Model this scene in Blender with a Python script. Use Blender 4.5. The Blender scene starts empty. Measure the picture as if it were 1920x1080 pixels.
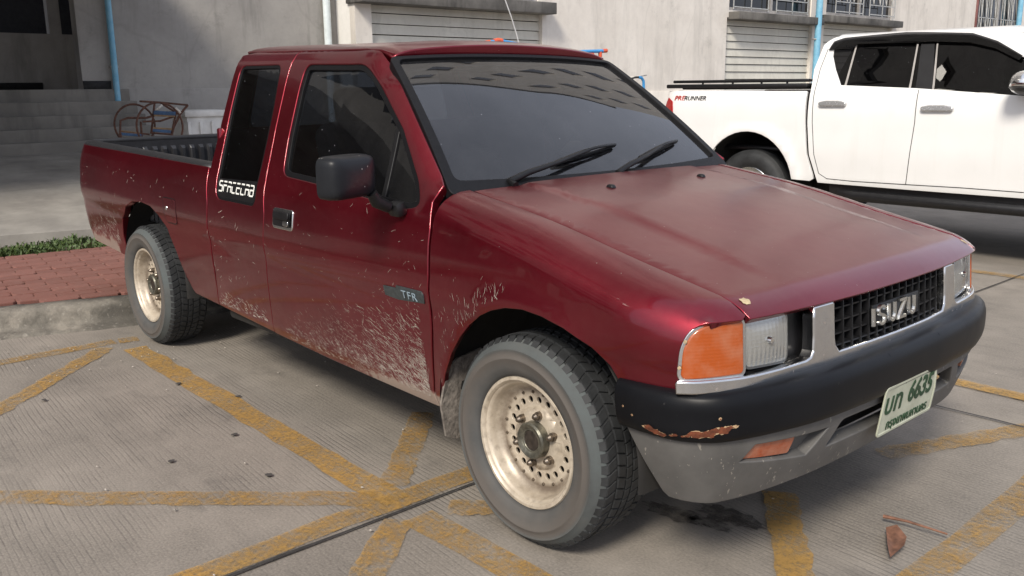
import bpy, bmesh, math, random
import numpy as np
from mathutils import Matrix, Vector

random.seed(7)
rng = np.random.default_rng(11)
scene = bpy.context.scene
COL = scene.collection

# ------------------------------------------------------------------ camera
CAM = np.array([1.845797, -2.517480, 1.361450])
YAW, PITCH, ROLL, FPX = math.radians(138.28279), math.radians(12.64997), math.radians(-0.516836), 1679.43

def cam_axes():
    cy, sy, cp, sp = math.cos(YAW), math.sin(YAW), math.cos(PITCH), math.sin(PITCH)
    f = np.array([cp * cy, cp * sy, -sp])
    r = np.array([sy, -cy, 0.0])
    u = np.cross(r, f)
    c, s = math.cos(ROLL), math.sin(ROLL)
    return c * r + s * u, -s * r + c * u, f

AR, AU, AF = cam_axes()
cd = bpy.data.cameras.new('camera')
cam = bpy.data.objects.new('camera', cd)
COL.objects.link(cam)
cd.sensor_width = 36.0
cd.lens = FPX / 1920 * 36.0
cd.clip_start, cd.clip_end = 0.05, 1500
M = Matrix.Identity(4)
for i in range(3):
    M[i][0], M[i][1], M[i][2], M[i][3] = AR[i], AU[i], -AF[i], CAM[i]
cam.matrix_world = M
scene.camera = cam

# measured sight lines of the photograph, used to read real positions off known planes
def sight(px, py):
    return ((px - 960) / FPX) * AR - ((py - 540) / FPX) * AU + AF
def at_x(px, py, x):
    d = sight(px, py); return CAM + d * ((x - CAM[0]) / d[0])
def at_y(px, py, y):
    d = sight(px, py); return CAM + d * ((y - CAM[1]) / d[1])
def at_z(px, py, z=0.0):
    d = sight(px, py); return CAM + d * ((z - CAM[2]) / d[2])

# ------------------------------------------------------------------ light
SUN = Vector((0.34, -0.66, 0.67)).normalized()
EL, AZ = math.asin(SUN.z), math.atan2(SUN.x, SUN.y)
world = bpy.data.worlds.new('World')
scene.world = world
world.use_nodes = True
wt = world.node_tree
wt.nodes.clear()
wo = wt.nodes.new('ShaderNodeOutputWorld')
bg = wt.nodes.new('ShaderNodeBackground')
sky = wt.nodes.new('ShaderNodeTexSky')
sky.sky_type = 'NISHITA'
sky.sun_disc = False
sky.sun_elevation, sky.sun_rotation = EL, AZ
sky.dust_density, sky.air_density, sky.ozone_density = 4.0, 1.0, 1.0
# thin bright cloud over most of the sky
tc = wt.nodes.new('ShaderNodeTexCoord')
cn = wt.nodes.new('ShaderNodeTexNoise'); cn.inputs['Scale'].default_value = 2.2; cn.inputs['Detail'].default_value = 5
cr = wt.nodes.new('ShaderNodeValToRGB')
cr.color_ramp.elements[0].position, cr.color_ramp.elements[0].color = 0.30, (0.55, 0.55, 0.55, 1)
cr.color_ramp.elements[1].position, cr.color_ramp.elements[1].color = 0.70, (0.9, 0.9, 0.9, 1)
cw = wt.nodes.new('ShaderNodeMix'); cw.data_type = 'RGBA'
cw.inputs[7].default_value = (7.0, 7.5, 8.9, 1)
wt.links.new(tc.outputs['Generated'], cn.inputs['Vector'])
wt.links.new(cn.outputs['Fac'], cr.inputs['Fac'])
wt.links.new(cr.outputs['Color'], cw.inputs[0])
wt.links.new(sky.outputs['Color'], cw.inputs[6])
wt.links.new(cw.outputs[2], bg.inputs['Color'])
bg.inputs['Strength'].default_value = 0.078
wt.links.new(bg.outputs['Background'], wo.inputs['Surface'])

sd = bpy.data.lights.new('sun', 'SUN')
sd.energy = 2.2
sd.angle = math.radians(14)
sd.color = (1.0, 0.93, 0.82)
sun = bpy.data.objects.new('sun', sd)
sun.rotation_euler = SUN.to_track_quat('Z', 'Y').to_euler()
sun.location = SUN * 30
COL.objects.link(sun)

scene.view_settings.view_transform = 'Standard'
scene.view_settings.look = 'None'
scene.view_settings.gamma = 1.0
scene.view_settings.use_curve_mapping = False
scene.view_settings.exposure = 0.85

# ------------------------------------------------------------------ materials
class NT:
    def __init__(s, name):
        s.m = bpy.data.materials.new(name); s.m.use_nodes = True
        s.t = s.m.node_tree; s.t.nodes.clear()
        s.out = s.n('ShaderNodeOutputMaterial')
        s.tc = None
    def n(s, typ, **kw):
        nd = s.t.nodes.new(typ)
        for k, v in kw.items():
            if k in nd.inputs: s.set(nd.inputs[k], v)
            else: setattr(nd, k, v)
        return nd
    def set(s, sock, v):
        if hasattr(v, 'is_output') or isinstance(v, bpy.types.NodeSocket): s.t.links.new(v, sock)
        else:
            if isinstance(v, (tuple, list)) and len(v) == 3 and sock.type == 'RGBA': v = (*v, 1)
            sock.default_value = v
    def pos(s):
        if s.tc is None: s.tc = s.n('ShaderNodeNewGeometry').outputs['Position']
        return s.tc
    def mapv(s, scale=(1, 1, 1), rot=(0, 0, 0), loc=(0, 0, 0)):
        return s.n('ShaderNodeMapping', Vector=s.pos(), Scale=scale, Rotation=rot, Location=loc).outputs[0]
    def noise(s, scale=5, detail=4, rough=.55, vec=None, dist=0):
        return s.n('ShaderNodeTexNoise', Vector=vec if vec is not None else s.pos(), Scale=scale, Detail=detail, Roughness=rough, Distortion=dist).outputs['Fac']
    def ramp(s, fac, *st):
        r = s.n('ShaderNodeValToRGB'); s.set(r.inputs[0], fac)
        e = r.color_ramp.elements
        while len(e) < len(st): e.new(.5)
        for i, (p, c) in enumerate(st):
            e[i].position = p; e[i].color = (c, c, c, 1) if isinstance(c, (int, float)) else (*c, 1)
        return r.outputs[0]
    def mix(s, f, a, b, mode='MIX'):
        m = s.n('ShaderNodeMix', data_type='RGBA', blend_type=mode)
        s.set(m.inputs[0], f); s.set(m.inputs[6], a); s.set(m.inputs[7], b)
        return m.outputs[2]
    def math(s, op, a, b=0.0, c=None):
        m = s.n('ShaderNodeMath', operation=op); s.set(m.inputs[0], a); s.set(m.inputs[1], b)
        if c is not None: s.set(m.inputs[2], c)
        return m.outputs[0]
    def rng(s, v, a, b, c=0.0, d=1.0):
        m = s.n('ShaderNodeMapRange'); s.set(m.inputs[0], v)
        for i, q in enumerate((a, b, c, d)): s.set(m.inputs[i + 1], q)
        return m.outputs[0]
    def xyz(s):
        x = s.n('ShaderNodeSeparateXYZ', Vector=s.pos()); return x.outputs
    def bump(s, h, strength=.3, dist=.01, normal=None):
        b = s.n('ShaderNodeBump', Height=h, Strength=strength, Distance=dist)
        if normal is not None: s.set(b.inputs['Normal'], normal)
        return b.outputs[0]
    def bsdf(s, **kw):
        p = s.n('ShaderNodeBsdfPrincipled')
        for k, v in kw.items(): s.set(p.inputs[k.replace('_', ' ')], v)
        s.t.links.new(p.outputs[0], s.out.inputs[0])
        return p
def plain(name, col, rough=.5, metal=0.0, var=.12, scale=14, bump=0.0, bscale=120, **kw):
    m = NT(name)
    n = m.noise(scale, 5)
    c = m.mix(m.rng(n, .3, .7), tuple(q * (1 - var) for q in col), tuple(min(1, q * (1 + var)) for q in col))
    args = dict(Base_Color=c, Roughness=m.rng(m.noise(scale * 2.3, 3), .3, .7, max(0, rough - .06), min(1, rough + .06)), Metallic=metal, **kw)
    if bump: args['Normal'] = m.bump(m.noise(bscale, 4), bump, .004)
    m.bsdf(**args)
    return m.m

# ------------------------------------------------------------------ object helpers
WM = {}
def put(o, parent=None):
    COL.objects.link(o)
    w = Matrix.LocRotScale(o.location, o.rotation_euler, o.scale)
    WM[o.name] = w
    if parent is not None:
        o.parent = parent
        o.matrix_parent_inverse = WM[parent.name].inverted()
    return o
def tag(o, label=None, cat=None, group=None, kind=None):
    for k, v in (('label', label), ('category', cat), ('group', group), ('kind', kind)):
        if v: o[k] = v
    return o
def empty(name, loc, label, cat, group=None):
    o = bpy.data.objects.new(name, None); o.location = loc; o.empty_display_size = .2
    put(o); return tag(o, label, cat, group)
def mesh(name, V, F, mat, parent=None, smooth=False, normals=None, loc=None, rot=None):
    me = bpy.data.meshes.new(name)
    me.from_pydata([tuple(map(float, v)) for v in V], [], [tuple(map(int, f)) for f in F])
    if smooth: me.polygons.foreach_set('use_smooth', [True] * len(me.polygons))
    if normals is not None: me.normals_split_custom_set_from_vertices([tuple(map(float, n)) for n in normals])
    for m in (mat if isinstance(mat, (list, tuple)) else [mat]): me.materials.append(m)
    me.update()
    o = bpy.data.objects.new(name, me)
    if loc is not None: o.location = loc
    if rot is not None: o.rotation_euler = rot
    return put(o, parent)
def from_bm(name, bm, mat, parent=None, smooth=False, loc=None, rot=None, auto=None):
    me = bpy.data.meshes.new(name)
    if auto is not None:
        smooth = True
        bm.normal_update()
        for e in bm.edges:
            if len(e.link_faces) == 2 and e.calc_face_angle(0) > auto: e.smooth = False
    bm.to_mesh(me); bm.free()
    if smooth: me.polygons.foreach_set('use_smooth', [True] * len(me.polygons))
    for m in (mat if isinstance(mat, (list, tuple)) else [mat]): me.materials.append(m)
    o = bpy.data.objects.new(name, me)
    if loc is not None: o.location = loc
    if rot is not None: o.rotation_euler = rot
    return put(o, parent)
def again(o, name=None, loc=None, rot=None, parent=None):
    c = bpy.data.objects.new(name or o.name.split('.')[0], o.data)
    c.location = loc if loc is not None else o.location
    c.rotation_euler = rot if rot is not None else o.rotation_euler
    return put(c, parent)

def bm_box(bm, c, s, rot=None, bevel=0.0, seg=2, taper=None):
    r = bmesh.ops.create_cube(bm, size=1.0)
    vs = r['verts']
    for v in vs:
        if taper and v.co.z > 0: v.co.x *= taper[0]; v.co.y *= taper[1]
        v.co = Vector((v.co.x * s[0], v.co.y * s[1], v.co.z * s[2]))
    if bevel:
        es = list({e for v in vs for e in v.link_edges})
        rr = bmesh.ops.bevel(bm, geom=es, offset=bevel, segments=seg, affect='EDGES', profile=.5)
        vs = list({v for f in rr['faces'] for v in f.verts} | {v for v in vs if v.is_valid})
        # all verts of this island
        seen = set(vs); st = list(vs)
        while st:
            v = st.pop()
            for e in v.link_edges:
                o = e.other_vert(v)
                if o not in seen: seen.add(o); st.append(o)
        vs = list(seen)
    mt = Matrix.Translation(c)
    if rot is not None: mt = mt @ (rot.to_4x4() if hasattr(rot, 'to_4x4') else rot)
    for v in vs: v.co = mt @ v.co
    return vs
def bm_tube(bm, pts, r, n=10, closed=False, caps=True):
    pts = [Vector(p) for p in pts]
    rs = r if isinstance(r, (list, tuple)) else [r] * len(pts)
    rings = []; up = None
    for i, p in enumerate(pts):
        a = pts[i - 1] if (i > 0 or closed) else p
        b = pts[(i + 1) % len(pts)] if (i < len(pts) - 1 or closed) else p
        t = (b - a).normalized()
        if up is None:
            up = Vector((0, 0, 1)) if abs(t.z) < .9 else Vector((1, 0, 0))
        s = t.cross(up)
        if s.length < 1e-6: s = t.orthogonal()
        s.normalize(); up = s.cross(t).normalized()
        rings.append([bm.verts.new(p + (s * math.cos(k * 2 * math.pi / n) + up * math.sin(k * 2 * math.pi / n)) * rs[i]) for k in range(n)])
    m = len(rings)
    for i in range(m if closed else m - 1):
        A, B = rings[i], rings[(i + 1) % m]
        for k in range(n): bm.faces.new((A[k], A[(k + 1) % n], B[(k + 1) % n], B[k]))
    if caps and not closed:
        bm.faces.new(rings[0][::-1]); bm.faces.new(rings[-1])
def tube(name, pts, r, mat, parent=None, n=10, closed=False):
    bm = bmesh.new(); bm_tube(bm, pts, r, n, closed)
    bmesh.ops.recalc_face_normals(bm, faces=bm.faces[:])
    return from_bm(name, bm, mat, parent, auto=.7)
def box(name, c, s, mat, parent=None, bevel=0.0, rot=None, seg=2, taper=None):
    bm = bmesh.new(); bm_box(bm, (0, 0, 0), s, None, bevel, seg, taper)
    return from_bm(name, bm, mat, parent, loc=c, rot=rot, auto=.6)
def lathe(name, prof, mat, parent=None, n=64, loc=None, rot=None, auto=.5):
    # profile of (radius, axial y); axis is Y
    V, F = [], []
    for (r, y) in prof:
        for k in range(n):
            a = 2 * math.pi * k / n
            V.append((r * math.cos(a), y, r * math.sin(a)))
    for i in range(len(prof) - 1):
        for k in range(n):
            F.append((i * n + k, i * n + (k + 1) % n, (i + 1) * n + (k + 1) % n, (i + 1) * n + k))
    bm = bmesh.new(); me = bpy.data.meshes.new('x'); me.from_pydata(V, [], F); bm.from_mesh(me); bpy.data.meshes.remove(me)
    bmesh.ops.remove_doubles(bm, verts=bm.verts[:], dist=1e-6)
    bmesh.ops.recalc_face_normals(bm, faces=bm.faces[:])
    return from_bm(name, bm, mat, parent, loc=loc, rot=rot, auto=auto)

class Curve:
    """Catmull-Rom through points, sampled by arc length."""
    def __init__(s, pts, n=64, mirror=False):
        P = np.array(pts, float)
        Q = np.vstack([2 * P[0] - P[1], P, 2 * P[-1] - P[-2]])
        if mirror: Q[0] = (P[1][0], -P[1][1])
        out = []
        for i in range(1, len(Q) - 2):
            p0, p1, p2, p3 = Q[i - 1:i + 3]
            t0 = 0; t1 = t0 + np.linalg.norm(p1 - p0) ** .5; t2 = t1 + np.linalg.norm(p2 - p1) ** .5; t3 = t2 + np.linalg.norm(p3 - p2) ** .5
            t = np.linspace(t1, t2, n, endpoint=False)[:, None]
            A1 = (t1 - t) / (t1 - t0) * p0 + (t - t0) / (t1 - t0) * p1
            A2 = (t2 - t) / (t2 - t1) * p1 + (t - t1) / (t2 - t1) * p2
            A3 = (t3 - t) / (t3 - t2) * p2 + (t - t2) / (t3 - t2) * p3
            B1 = (t2 - t) / (t2 - t0) * A1 + (t - t0) / (t2 - t0) * A2
            B2 = (t3 - t) / (t3 - t1) * A2 + (t - t1) / (t3 - t1) * A3
            out.append((t2 - t) / (t2 - t1) * B1 + (t - t1) / (t2 - t1) * B2)
        s.D = np.vstack(out + [P[-1:]])
        s.S = np.concatenate([[0], np.cumsum(np.linalg.norm(np.diff(s.D, axis=0), axis=1))])
        s.L = s.S[-1]
    def at(s, q):
        return [np.interp(q, s.S, s.D[:, k]) for k in range(s.D.shape[1])]
    def s_of(s, k, val):
        c = s.D[:, k]
        if c[-1] < c[0]: return np.interp(-np.asarray(val), -c, s.S)
        return np.interp(val, c, s.S)

def rpoly(pts, r, seg=5):
    """polygon with rounded corners; r number or list"""
    n = len(pts); out = []
    for i in range(n):
        ri = r[i] if isinstance(r, (list, tuple)) else r
        p = np.array(pts[i], float); a = np.array(pts[i - 1], float); b = np.array(pts[(i + 1) % n], float)
        if ri <= 0: out.append(tuple(p)); continue
        da, db = a - p, b - p
        la, lb = np.linalg.norm(da), np.linalg.norm(db)
        d = min(ri, la * .48, lb * .48)
        p0, p1 = p + da / la * d, p + db / lb * d
        for k in range(seg + 1):
            t = k / seg
            q = (1 - t) ** 2 * p0 + 2 * t * (1 - t) * p + t * t * p1
            out.append(tuple(q))
    return out
def dense(pts, d=.04):
    out = []
    for i in range(len(pts)):
        a, b = np.array(pts[i], float), np.array(pts[(i + 1) % len(pts)], float)
        k = max(1, int(np.linalg.norm(b - a) / d))
        for j in range(k): out.append(tuple(a + (b - a) * j / k))
    return out

def map_normal(f, u, v, outdir, e=2e-4):
    a = f(u + e, v) - f(u - e, v); b = f(u, v + e) - f(u, v - e)
    n = np.cross(a, b); l = np.linalg.norm(n, axis=1, keepdims=True); n = n / np.maximum(l, 1e-12)
    return n if (n * np.asarray(outdir, float)).sum() >= 0 else -n

def panel(name, outline, f, mat, parent, outdir, holes=(), step=.05, off=0.0, edge=.003, flange=.012, gu=None, gv=None, bd=.045, eflip=False):
    """sheet cut to a 2-D outline (with holes), laid on the surface f(u,v); rounded edge and a returned flange"""
    bm = bmesh.new()
    loops = [dense(outline, bd)] + [dense(h, bd) for h in holes]
    for L in loops:
        vs = [bm.verts.new((p[0], p[1], 0)) for p in L]
        for i in range(len(vs)): bm.edges.new((vs[i - 1], vs[i]))
    bmesh.ops.triangle_fill(bm, edges=bm.edges[:], use_beauty=True)
    us = [p[0] for p in loops[0]]; vv = [p[1] for p in loops[0]]
    for lo, hi, st, no in ((min(us), max(us), gu or step, (1, 0, 0)), (min(vv), max(vv), gv or step, (0, 1, 0))):
        k = max(1, int(math.ceil((hi - lo) / st)))
        for j in range(1, k):
            c = lo + (hi - lo) * j / k
            bmesh.ops.bisect_plane(bm, geom=bm.verts[:] + bm.edges[:] + bm.faces[:], plane_co=(c if no[0] else 0, c if no[1] else 0, 0), plane_no=no, dist=1e-6)
    bmesh.ops.remove_doubles(bm, verts=bm.verts[:], dist=2e-5)
    bmesh.ops.recalc_face_normals(bm, faces=bm.faces[:])
    bm.verts.ensure_lookup_table(); bm.verts.index_update()
    U = np.array([[v.co.x, v.co.y] for v in bm.verts])
    P = f(U[:, 0], U[:, 1]); N = map_normal(f, U[:, 0], U[:, 1], outdir)
    P = P + N * off
    F = [[v.index for v in fc.verts] for fc in bm.faces]
    FN = np.array([np.cross(P[q[1]] - P[q[0]], P[q[2]] - P[q[0]]) for q in F])
    sgn = np.sum((FN * N[[q[0] for q in F]]).sum(1))
    if sgn < 0: F = [q[::-1] for q in F]
    V = [p for p in P]; NN = [n for n in N]
    if edge > 0 or flange > 0:
        be = {}
        for q in F:
            for i in range(len(q)):
                a, b = q[i], q[(i + 1) % len(q)]
                be[(a, b)] = 1
        bnd = [(a, b) for (a, b) in be if (b, a) not in be]
        nxt = {a: b for a, b in bnd}; prv = {b: a for a, b in bnd}
        T = {}
        for a in nxt:
            if a not in prv: continue
            d = P[nxt[a]] - P[prv[a]]
            t = np.cross(d, N[a]); l = np.linalg.norm(t)
            T[a] = t / l if l > 1e-9 else np.zeros(3)
        rings = []
        cfg = []
        if edge > 0: cfg = [(math.sin(q) * edge, (1 - math.cos(q)) * edge, math.cos(q), math.sin(q)) for q in (.4, .8, 1.2, math.pi / 2)]
        if flange > 0: cfg.append((edge, edge + flange, 0.0, 1.0))
        idx = {a: a for a in T}
        last = idx
        for (o, d, cn_, ct_) in cfg:
            cur = {}
            for a in T:
                cur[a] = len(V); V.append(P[a] + T[a] * o - N[a] * d); NN.append(N[a] * cn_ + T[a] * ct_)
            for a, b in bnd:
                if a in cur and b in cur: F.append((last[b], last[a], cur[a], cur[b]))
            last = cur
    bm.free()
    return mesh(name, V, F, mat, parent, smooth=True, normals=NN)
def ring_panel(name, outline, inner, f, mat, parent, outdir, **kw):
    return panel(name, outline, f, mat, parent, outdir, holes=[inner], **kw)
def inset(poly, d):
    P = np.array(poly, float); n = len(P); out = []
    A = sum(P[i - 1][0] * P[i][1] - P[i][0] * P[i - 1][1] for i in range(n))
    s = 1 if A > 0 else -1
    for i in range(n):
        e1 = P[i] - P[i - 1]; e2 = P[(i + 1) % n] - P[i]
        n1 = np.array([-e1[1], e1[0]]) / (np.linalg.norm(e1) + 1e-12) * s
        n2 = np.array([-e2[1], e2[0]]) / (np.linalg.norm(e2) + 1e-12) * s
        m = n1 + n2; l = np.dot(m, m)
        m = m * (2 / max(l, .5)) if l > 1e-9 else n1
        out.append(tuple(P[i] + m * d))
    return out

def text_mesh(name, body, size, mat, parent, matrix, extrude=.002, font_bevel=0.0, xs=1.0, align='CENTER', weight=0.0, spacing=1.0):
    c = bpy.data.curves.new(name, 'FONT'); c.body = body; c.size = size; c.extrude = extrude; c.bevel_depth = font_bevel
    c.align_x = align; c.align_y = 'CENTER'; c.offset = weight; c.resolution_u = 5; c.space_character = spacing
    t = bpy.data.objects.new(name, c); COL.objects.link(t)
    dg = bpy.context.evaluated_depsgraph_get()
    me = bpy.data.meshes.new_from_object(t.evaluated_get(dg))
    bpy.data.objects.remove(t); bpy.data.curves.remove(c)
    me.transform(Matrix(matrix) @ Matrix.Diagonal((xs, 1, 1, 1)))
    me.materials.clear(); me.materials.append(mat); me.name = name
    o = bpy.data.objects.new(name, me)
    return put(o, parent)
def frame_matrix(o, ex, ey):
    ex = Vector(ex).normalized(); ez = ex.cross(Vector(ey)).normalized(); ey = ez.cross(ex)
    m = Matrix.Identity(4)
    for i in range(3): m[i][0], m[i][1], m[i][2], m[i][3] = ex[i], ey[i], ez[i], o[i]
    return m

# =================================================================== red pickup: materials
def paint_material():
    m = NT('maroon_metallic_paint')
    x, y, z = m.xyz()
    n1 = m.noise(2.2, 5); n2 = m.noise(30, 4)
    base = m.mix(m.rng(n1, .35, .65), (.175, .0068, .0165), (.210, .0095, .0220))
    dust = (.30, .25, .21)
    # fine road dust lying on the panels, thicker low down
    low = m.rng(z, .30, .62, 1.0, 0.0)
    dn = m.rng(m.noise(9, 6, .7), .35, .75)
    fac = m.math('ADD', m.math('MULTIPLY', m.math('POWER', low, 1.6), m.math('ADD', m.math('MULTIPLY', dn, .38), .06)), m.rng(n2, .45, .8, .0, .035))
    sx1 = m.math('MULTIPLY', m.rng(x, -1.45, -.62), m.rng(z, .385, .325))
    sx2 = m.math('MULTIPLY', m.rng(x, -3.42, -3.50), m.rng(z, .60, .47))
    cake = m.math('MULTIPLY', m.math('MAXIMUM', sx1, sx2), m.math('LESS_THAN', y, 0.0))
    cake = m.rng(m.math('ADD', cake, m.rng(m.noise(24, 6, .75), .2, .8, -.45, .25)), .38, .62)
    fac = m.math('MINIMUM', m.math('ADD', m.math('MULTIPLY', fac, .75), m.math('MULTIPLY', cake, .85)), .92)
    nz = m.n('ShaderNodeSeparateXYZ', Vector=m.n('ShaderNodeNewGeometry').outputs['Normal']).outputs[2]
    fac = m.math('ADD', fac, m.math('MULTIPLY', m.rng(nz, .8, .98), m.rng(m.noise(2.6, 6, .65), .35, .70, .03, .17)))
    col = m.mix(fac, base, dust)
    # sparse flecks
    fl = m.n('ShaderNodeTexVoronoi', Vector=m.pos(), Scale=34.0).outputs['Distance']
    fm = m.math('MULTIPLY', m.math('LESS_THAN', fl, .045), m.math('GREATER_THAN', m.noise(6, 2), .5))
    col = m.mix(fm, col, (.42, .37, .33))
    rough = m.rng(m.noise(3.0, 5, .6), .3, .7, .34, .42)
    orange = m.bump(m.noise(160, 2), .012, .002)
    m.bsdf(Base_Color=col, Metallic=m.math('MULTIPLY', .88, m.math('SUBTRACT', 1.0, fac)), Roughness=rough, Normal=orange, Coat_Weight=m.math('SUBTRACT', .80, fac), Coat_Roughness=m.math('ADD', m.rng(n1, .3, .7, .05, .10), m.rng(m.n('ShaderNodeSeparateXYZ', Vector=m.n('ShaderNodeNewGeometry').outputs['Normal']).outputs[2], .75, .97, 0.0, .10)), Specular_IOR_Level=.4)
    return m.m
PAINT = paint_material()
def bumper_material():
    m = NT('black_bumper_paint')
    n = m.noise(5, 5)
    base = m.mix(m.rng(n, .3, .7), (.0035, .0038, .005), (.007, .0074, .009))
    sc = m.math('GREATER_THAN', m.noise(55, 5, .7), .70)
    base = m.mix(m.math('MULTIPLY', sc, .3), base, (.10, .095, .09))
    m.bsdf(Base_Color=base, Roughness=m.rng(n, .3, .7, .33, .45), Specular_IOR_Level=.16)
    return m.m
BUMPER = bumper_material()
def valance_material():
    m = NT('faded_grey_plastic')
    n = m.noise(9, 6, .65)
    base = m.mix(m.rng(n, .3, .7), (.072, .070, .067), (.108, .104, .099))
    st = m.math('GREATER_THAN', m.noise(1.0, 3, .6, vec=m.mapv((70, 70, 24))), .66)
    base = m.mix(m.math('MULTIPLY', st, .5), base, (.36, .33, .28))
    m.bsdf(Base_Color=base, Roughness=.62, Normal=m.bump(m.noise(150, 3), .08, .002))
    return m.m
VALANCE = valance_material()
BLACK = plain('black_plastic', (.007, .007, .008), .45, var=.25, Specular_IOR_Level=.35)
RUBBER_TRIM = plain('black_rubber_trim', (.005, .005, .006), .5, var=.2, scale=40, Specular_IOR_Level=.22)
CHASSIS = plain('dirty_black_chassis', (.012, .011, .010), .8, var=.4, scale=8)
DARKIN = plain('dark_cabin_trim', (.03, .03, .034), .75, var=.2)
SEATM = plain('grey_seat_cloth', (.055, .055, .06), .9, var=.2, scale=60)
def chrome_material():
    m = NT('pitted_chrome')
    n = m.noise(28, 6, .65)
    d = m.rng(n, .5, .78)
    rust = m.rng(m.noise(60, 4), .66, .72)
    c = m.mix(m.math('MULTIPLY', d, .5), (.66, .66, .66), (.40, .37, .33))
    c = m.mix(m.math('MULTIPLY', rust, .5), c, (.22, .12, .06))
    m.bsdf(Base_Color=c, Metallic=m.math('SUBTRACT', 1.0, m.math('MULTIPLY', rust, .5)), Roughness=m.rng(n, .3, .8, .08, .34))
    return m.m
CHROME = chrome_material()
def glass_material(name, tint, dust=.03, rough=.01, dustcol=(.35, .35, .38), refl=1.0, gain=1.25):
    m = NT(name)
    fr = m.n('ShaderNodeFresnel', IOR=1.55).outputs[0]
    tr = m.n('ShaderNodeBsdfTransparent', Color=tint).outputs[0]
    gl = m.n('ShaderNodeBsdfGlossy', Roughness=rough, Color=(refl, refl, refl)).outputs[0]
    df = m.n('ShaderNodeBsdfDiffuse', Color=dustcol).outputs[0]
    dn = m.math('MULTIPLY', m.rng(m.noise(7, 6, .7), .3, .8, .5, 1.5), dust)
    sp = m.n('ShaderNodeTexVoronoi', Vector=m.pos(), Scale=26.0).outputs['Distance']
    spm = m.math('MULTIPLY', m.math('LESS_THAN', sp, .05), m.math('GREATER_THAN', m.noise(4, 2), .52))
    dn = m.math('MAXIMUM', dn, m.math('MULTIPLY', spm, .55))
    a = m.n('ShaderNodeMixShader'); m.set(a.inputs[0], dn); m.set(a.inputs[1], tr); m.set(a.inputs[2], df)
    b = m.n('ShaderNodeMixShader'); m.set(b.inputs[0], m.math('MINIMUM', m.math('MULTIPLY', fr, gain), 1.0)); m.set(b.inputs[1], a.outputs[0]); m.set(b.inputs[2], gl)
    m.t.links.new(b.outputs[0], m.out.inputs[0])
    return m.m
GLASS_W = glass_material('tinted_windscreen_glass', (.13, .135, .15), .035, gain=1.15)
GLASS_S = glass_material('dark_tinted_side_glass', (.16, .18, .21), .006, gain=1.0)
def lens_material(name, col, dust=.15):
    m = NT(name)
    x, y, z = m.xyz()
    n = m.noise(20, 4)
    rib = m.n('ShaderNodeTexWave', Vector=m.pos(), Scale=38.0, Distortion=.4, bands_direction='Z').outputs['Fac']
    c = m.mix(m.math('MULTIPLY', m.rng(n, .4, .8), dust), col, (.45, .33, .24))
    m.bsdf(Base_Color=c, Roughness=.22, Coat_Weight=.7, Coat_Roughness=.12, Normal=m.bump(rib, .05, .003))
    return m.m
AMBER = lens_material('amber_lamp_lens', (.34, .060, .003), .25)
REDLENS = lens_material('red_lamp_lens', (.36, .012, .012))
FOGLENS = lens_material('dirty_orange_lens', (.30, .055, .012), .5)
def headlight_glass():
    m = NT('fluted_headlight_glass')
    fr = m.n('ShaderNodeFresnel', IOR=1.5).outputs[0]
    x, y, z = m.xyz()
    yy = m.math('ABSOLUTE', y)
    w = m.math('SINE', m.math('MULTIPLY', yy, 430.0))
    blk = m.n('ShaderNodeTexBrick', Vector=m.n('ShaderNodeCombineXYZ', X=yy, Y=z).outputs[0], Scale=26.0)
    blk.inputs['Mortar Size'].default_value = .03
    h = m.math('ADD', m.math('MULTIPLY', w, m.rng(z, .70, .72, 1.0, .25)), m.math('MULTIPLY', blk.outputs['Fac'], 2.0))
    nb = m.bump(h, .30, .004)
    tr = m.n('ShaderNodeBsdfGlossy', Roughness=.18, Color=(.62, .62, .60), Normal=nb).outputs[0]
    tb = m.n('ShaderNodeBsdfTransparent', Color=(.75, .76, .75)).outputs[0]
    gl = m.n('ShaderNodeBsdfGlossy', Roughness=.04).outputs[0]
    d0 = m.n('ShaderNodeBsdfDiffuse', Color=(.62, .62, .58), Normal=nb).outputs[0]
    a0 = m.n('ShaderNodeMixShader'); m.set(a0.inputs[0], .45); m.set(a0.inputs[1], tr); m.set(a0.inputs[2], d0)
    a = m.n('ShaderNodeMixShader'); m.set(a.inputs[0], .6); m.set(a.inputs[1], tb); m.set(a.inputs[2], a0.outputs[0])
    b = m.n('ShaderNodeMixShader'); m.set(b.inputs[0], m.math('MINIMUM', m.math('MULTIPLY', fr, 1.4), 1.0)); m.set(b.inputs[1], a.outputs[0]); m.set(b.inputs[2], gl)
    m.t.links.new(b.outputs[0], m.out.inputs[0])
    return m.m
HEADGLASS = headlight_glass()
REFLECTOR = plain('lamp_reflector', (.75, .75, .74), .16, 1.0, var=.05)

# =================================================================== red pickup: body surfaces
TRUCK = empty('pickup_truck', (-1.5, 0, 0), 'muddy maroon extended-cab pickup truck with black front bumper and dished cream wheels', 'pickup truck')
PR = Curve([(.735, .265), (.77, .285), (.797, .345), (.806, .40), (.822, .50), (.834, .60), (.838, .662), (.8465, .700), (.8485, .733), (.845, .79), (.835, .88), (.818, .945), (.797, .995), (.777, 1.045), (.735, 1.155), (.685, 1.29), (.637, 1.415), (.612, 1.465), (.575, 1.503), (.515, 1.524), (.35, 1.541), (.18, 1.549), (0, 1.552)])
def sm(a, b, x):
    t = np.clip((np.asarray(x, float) - a) / (b - a), 0, 1); return t * t * (3 - 2 * t)
def rake(x): return np.clip(-1.2 - np.asarray(x, float), 0, 5) * .022
def roof_drop(x): return .032 * np.clip((np.asarray(x, float) + 1.16) / .19, 0, 1.2) ** 2
PIL_A, PIL_B = np.array([-.972, 1.485]), np.array([-.431, 1.063])
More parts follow.
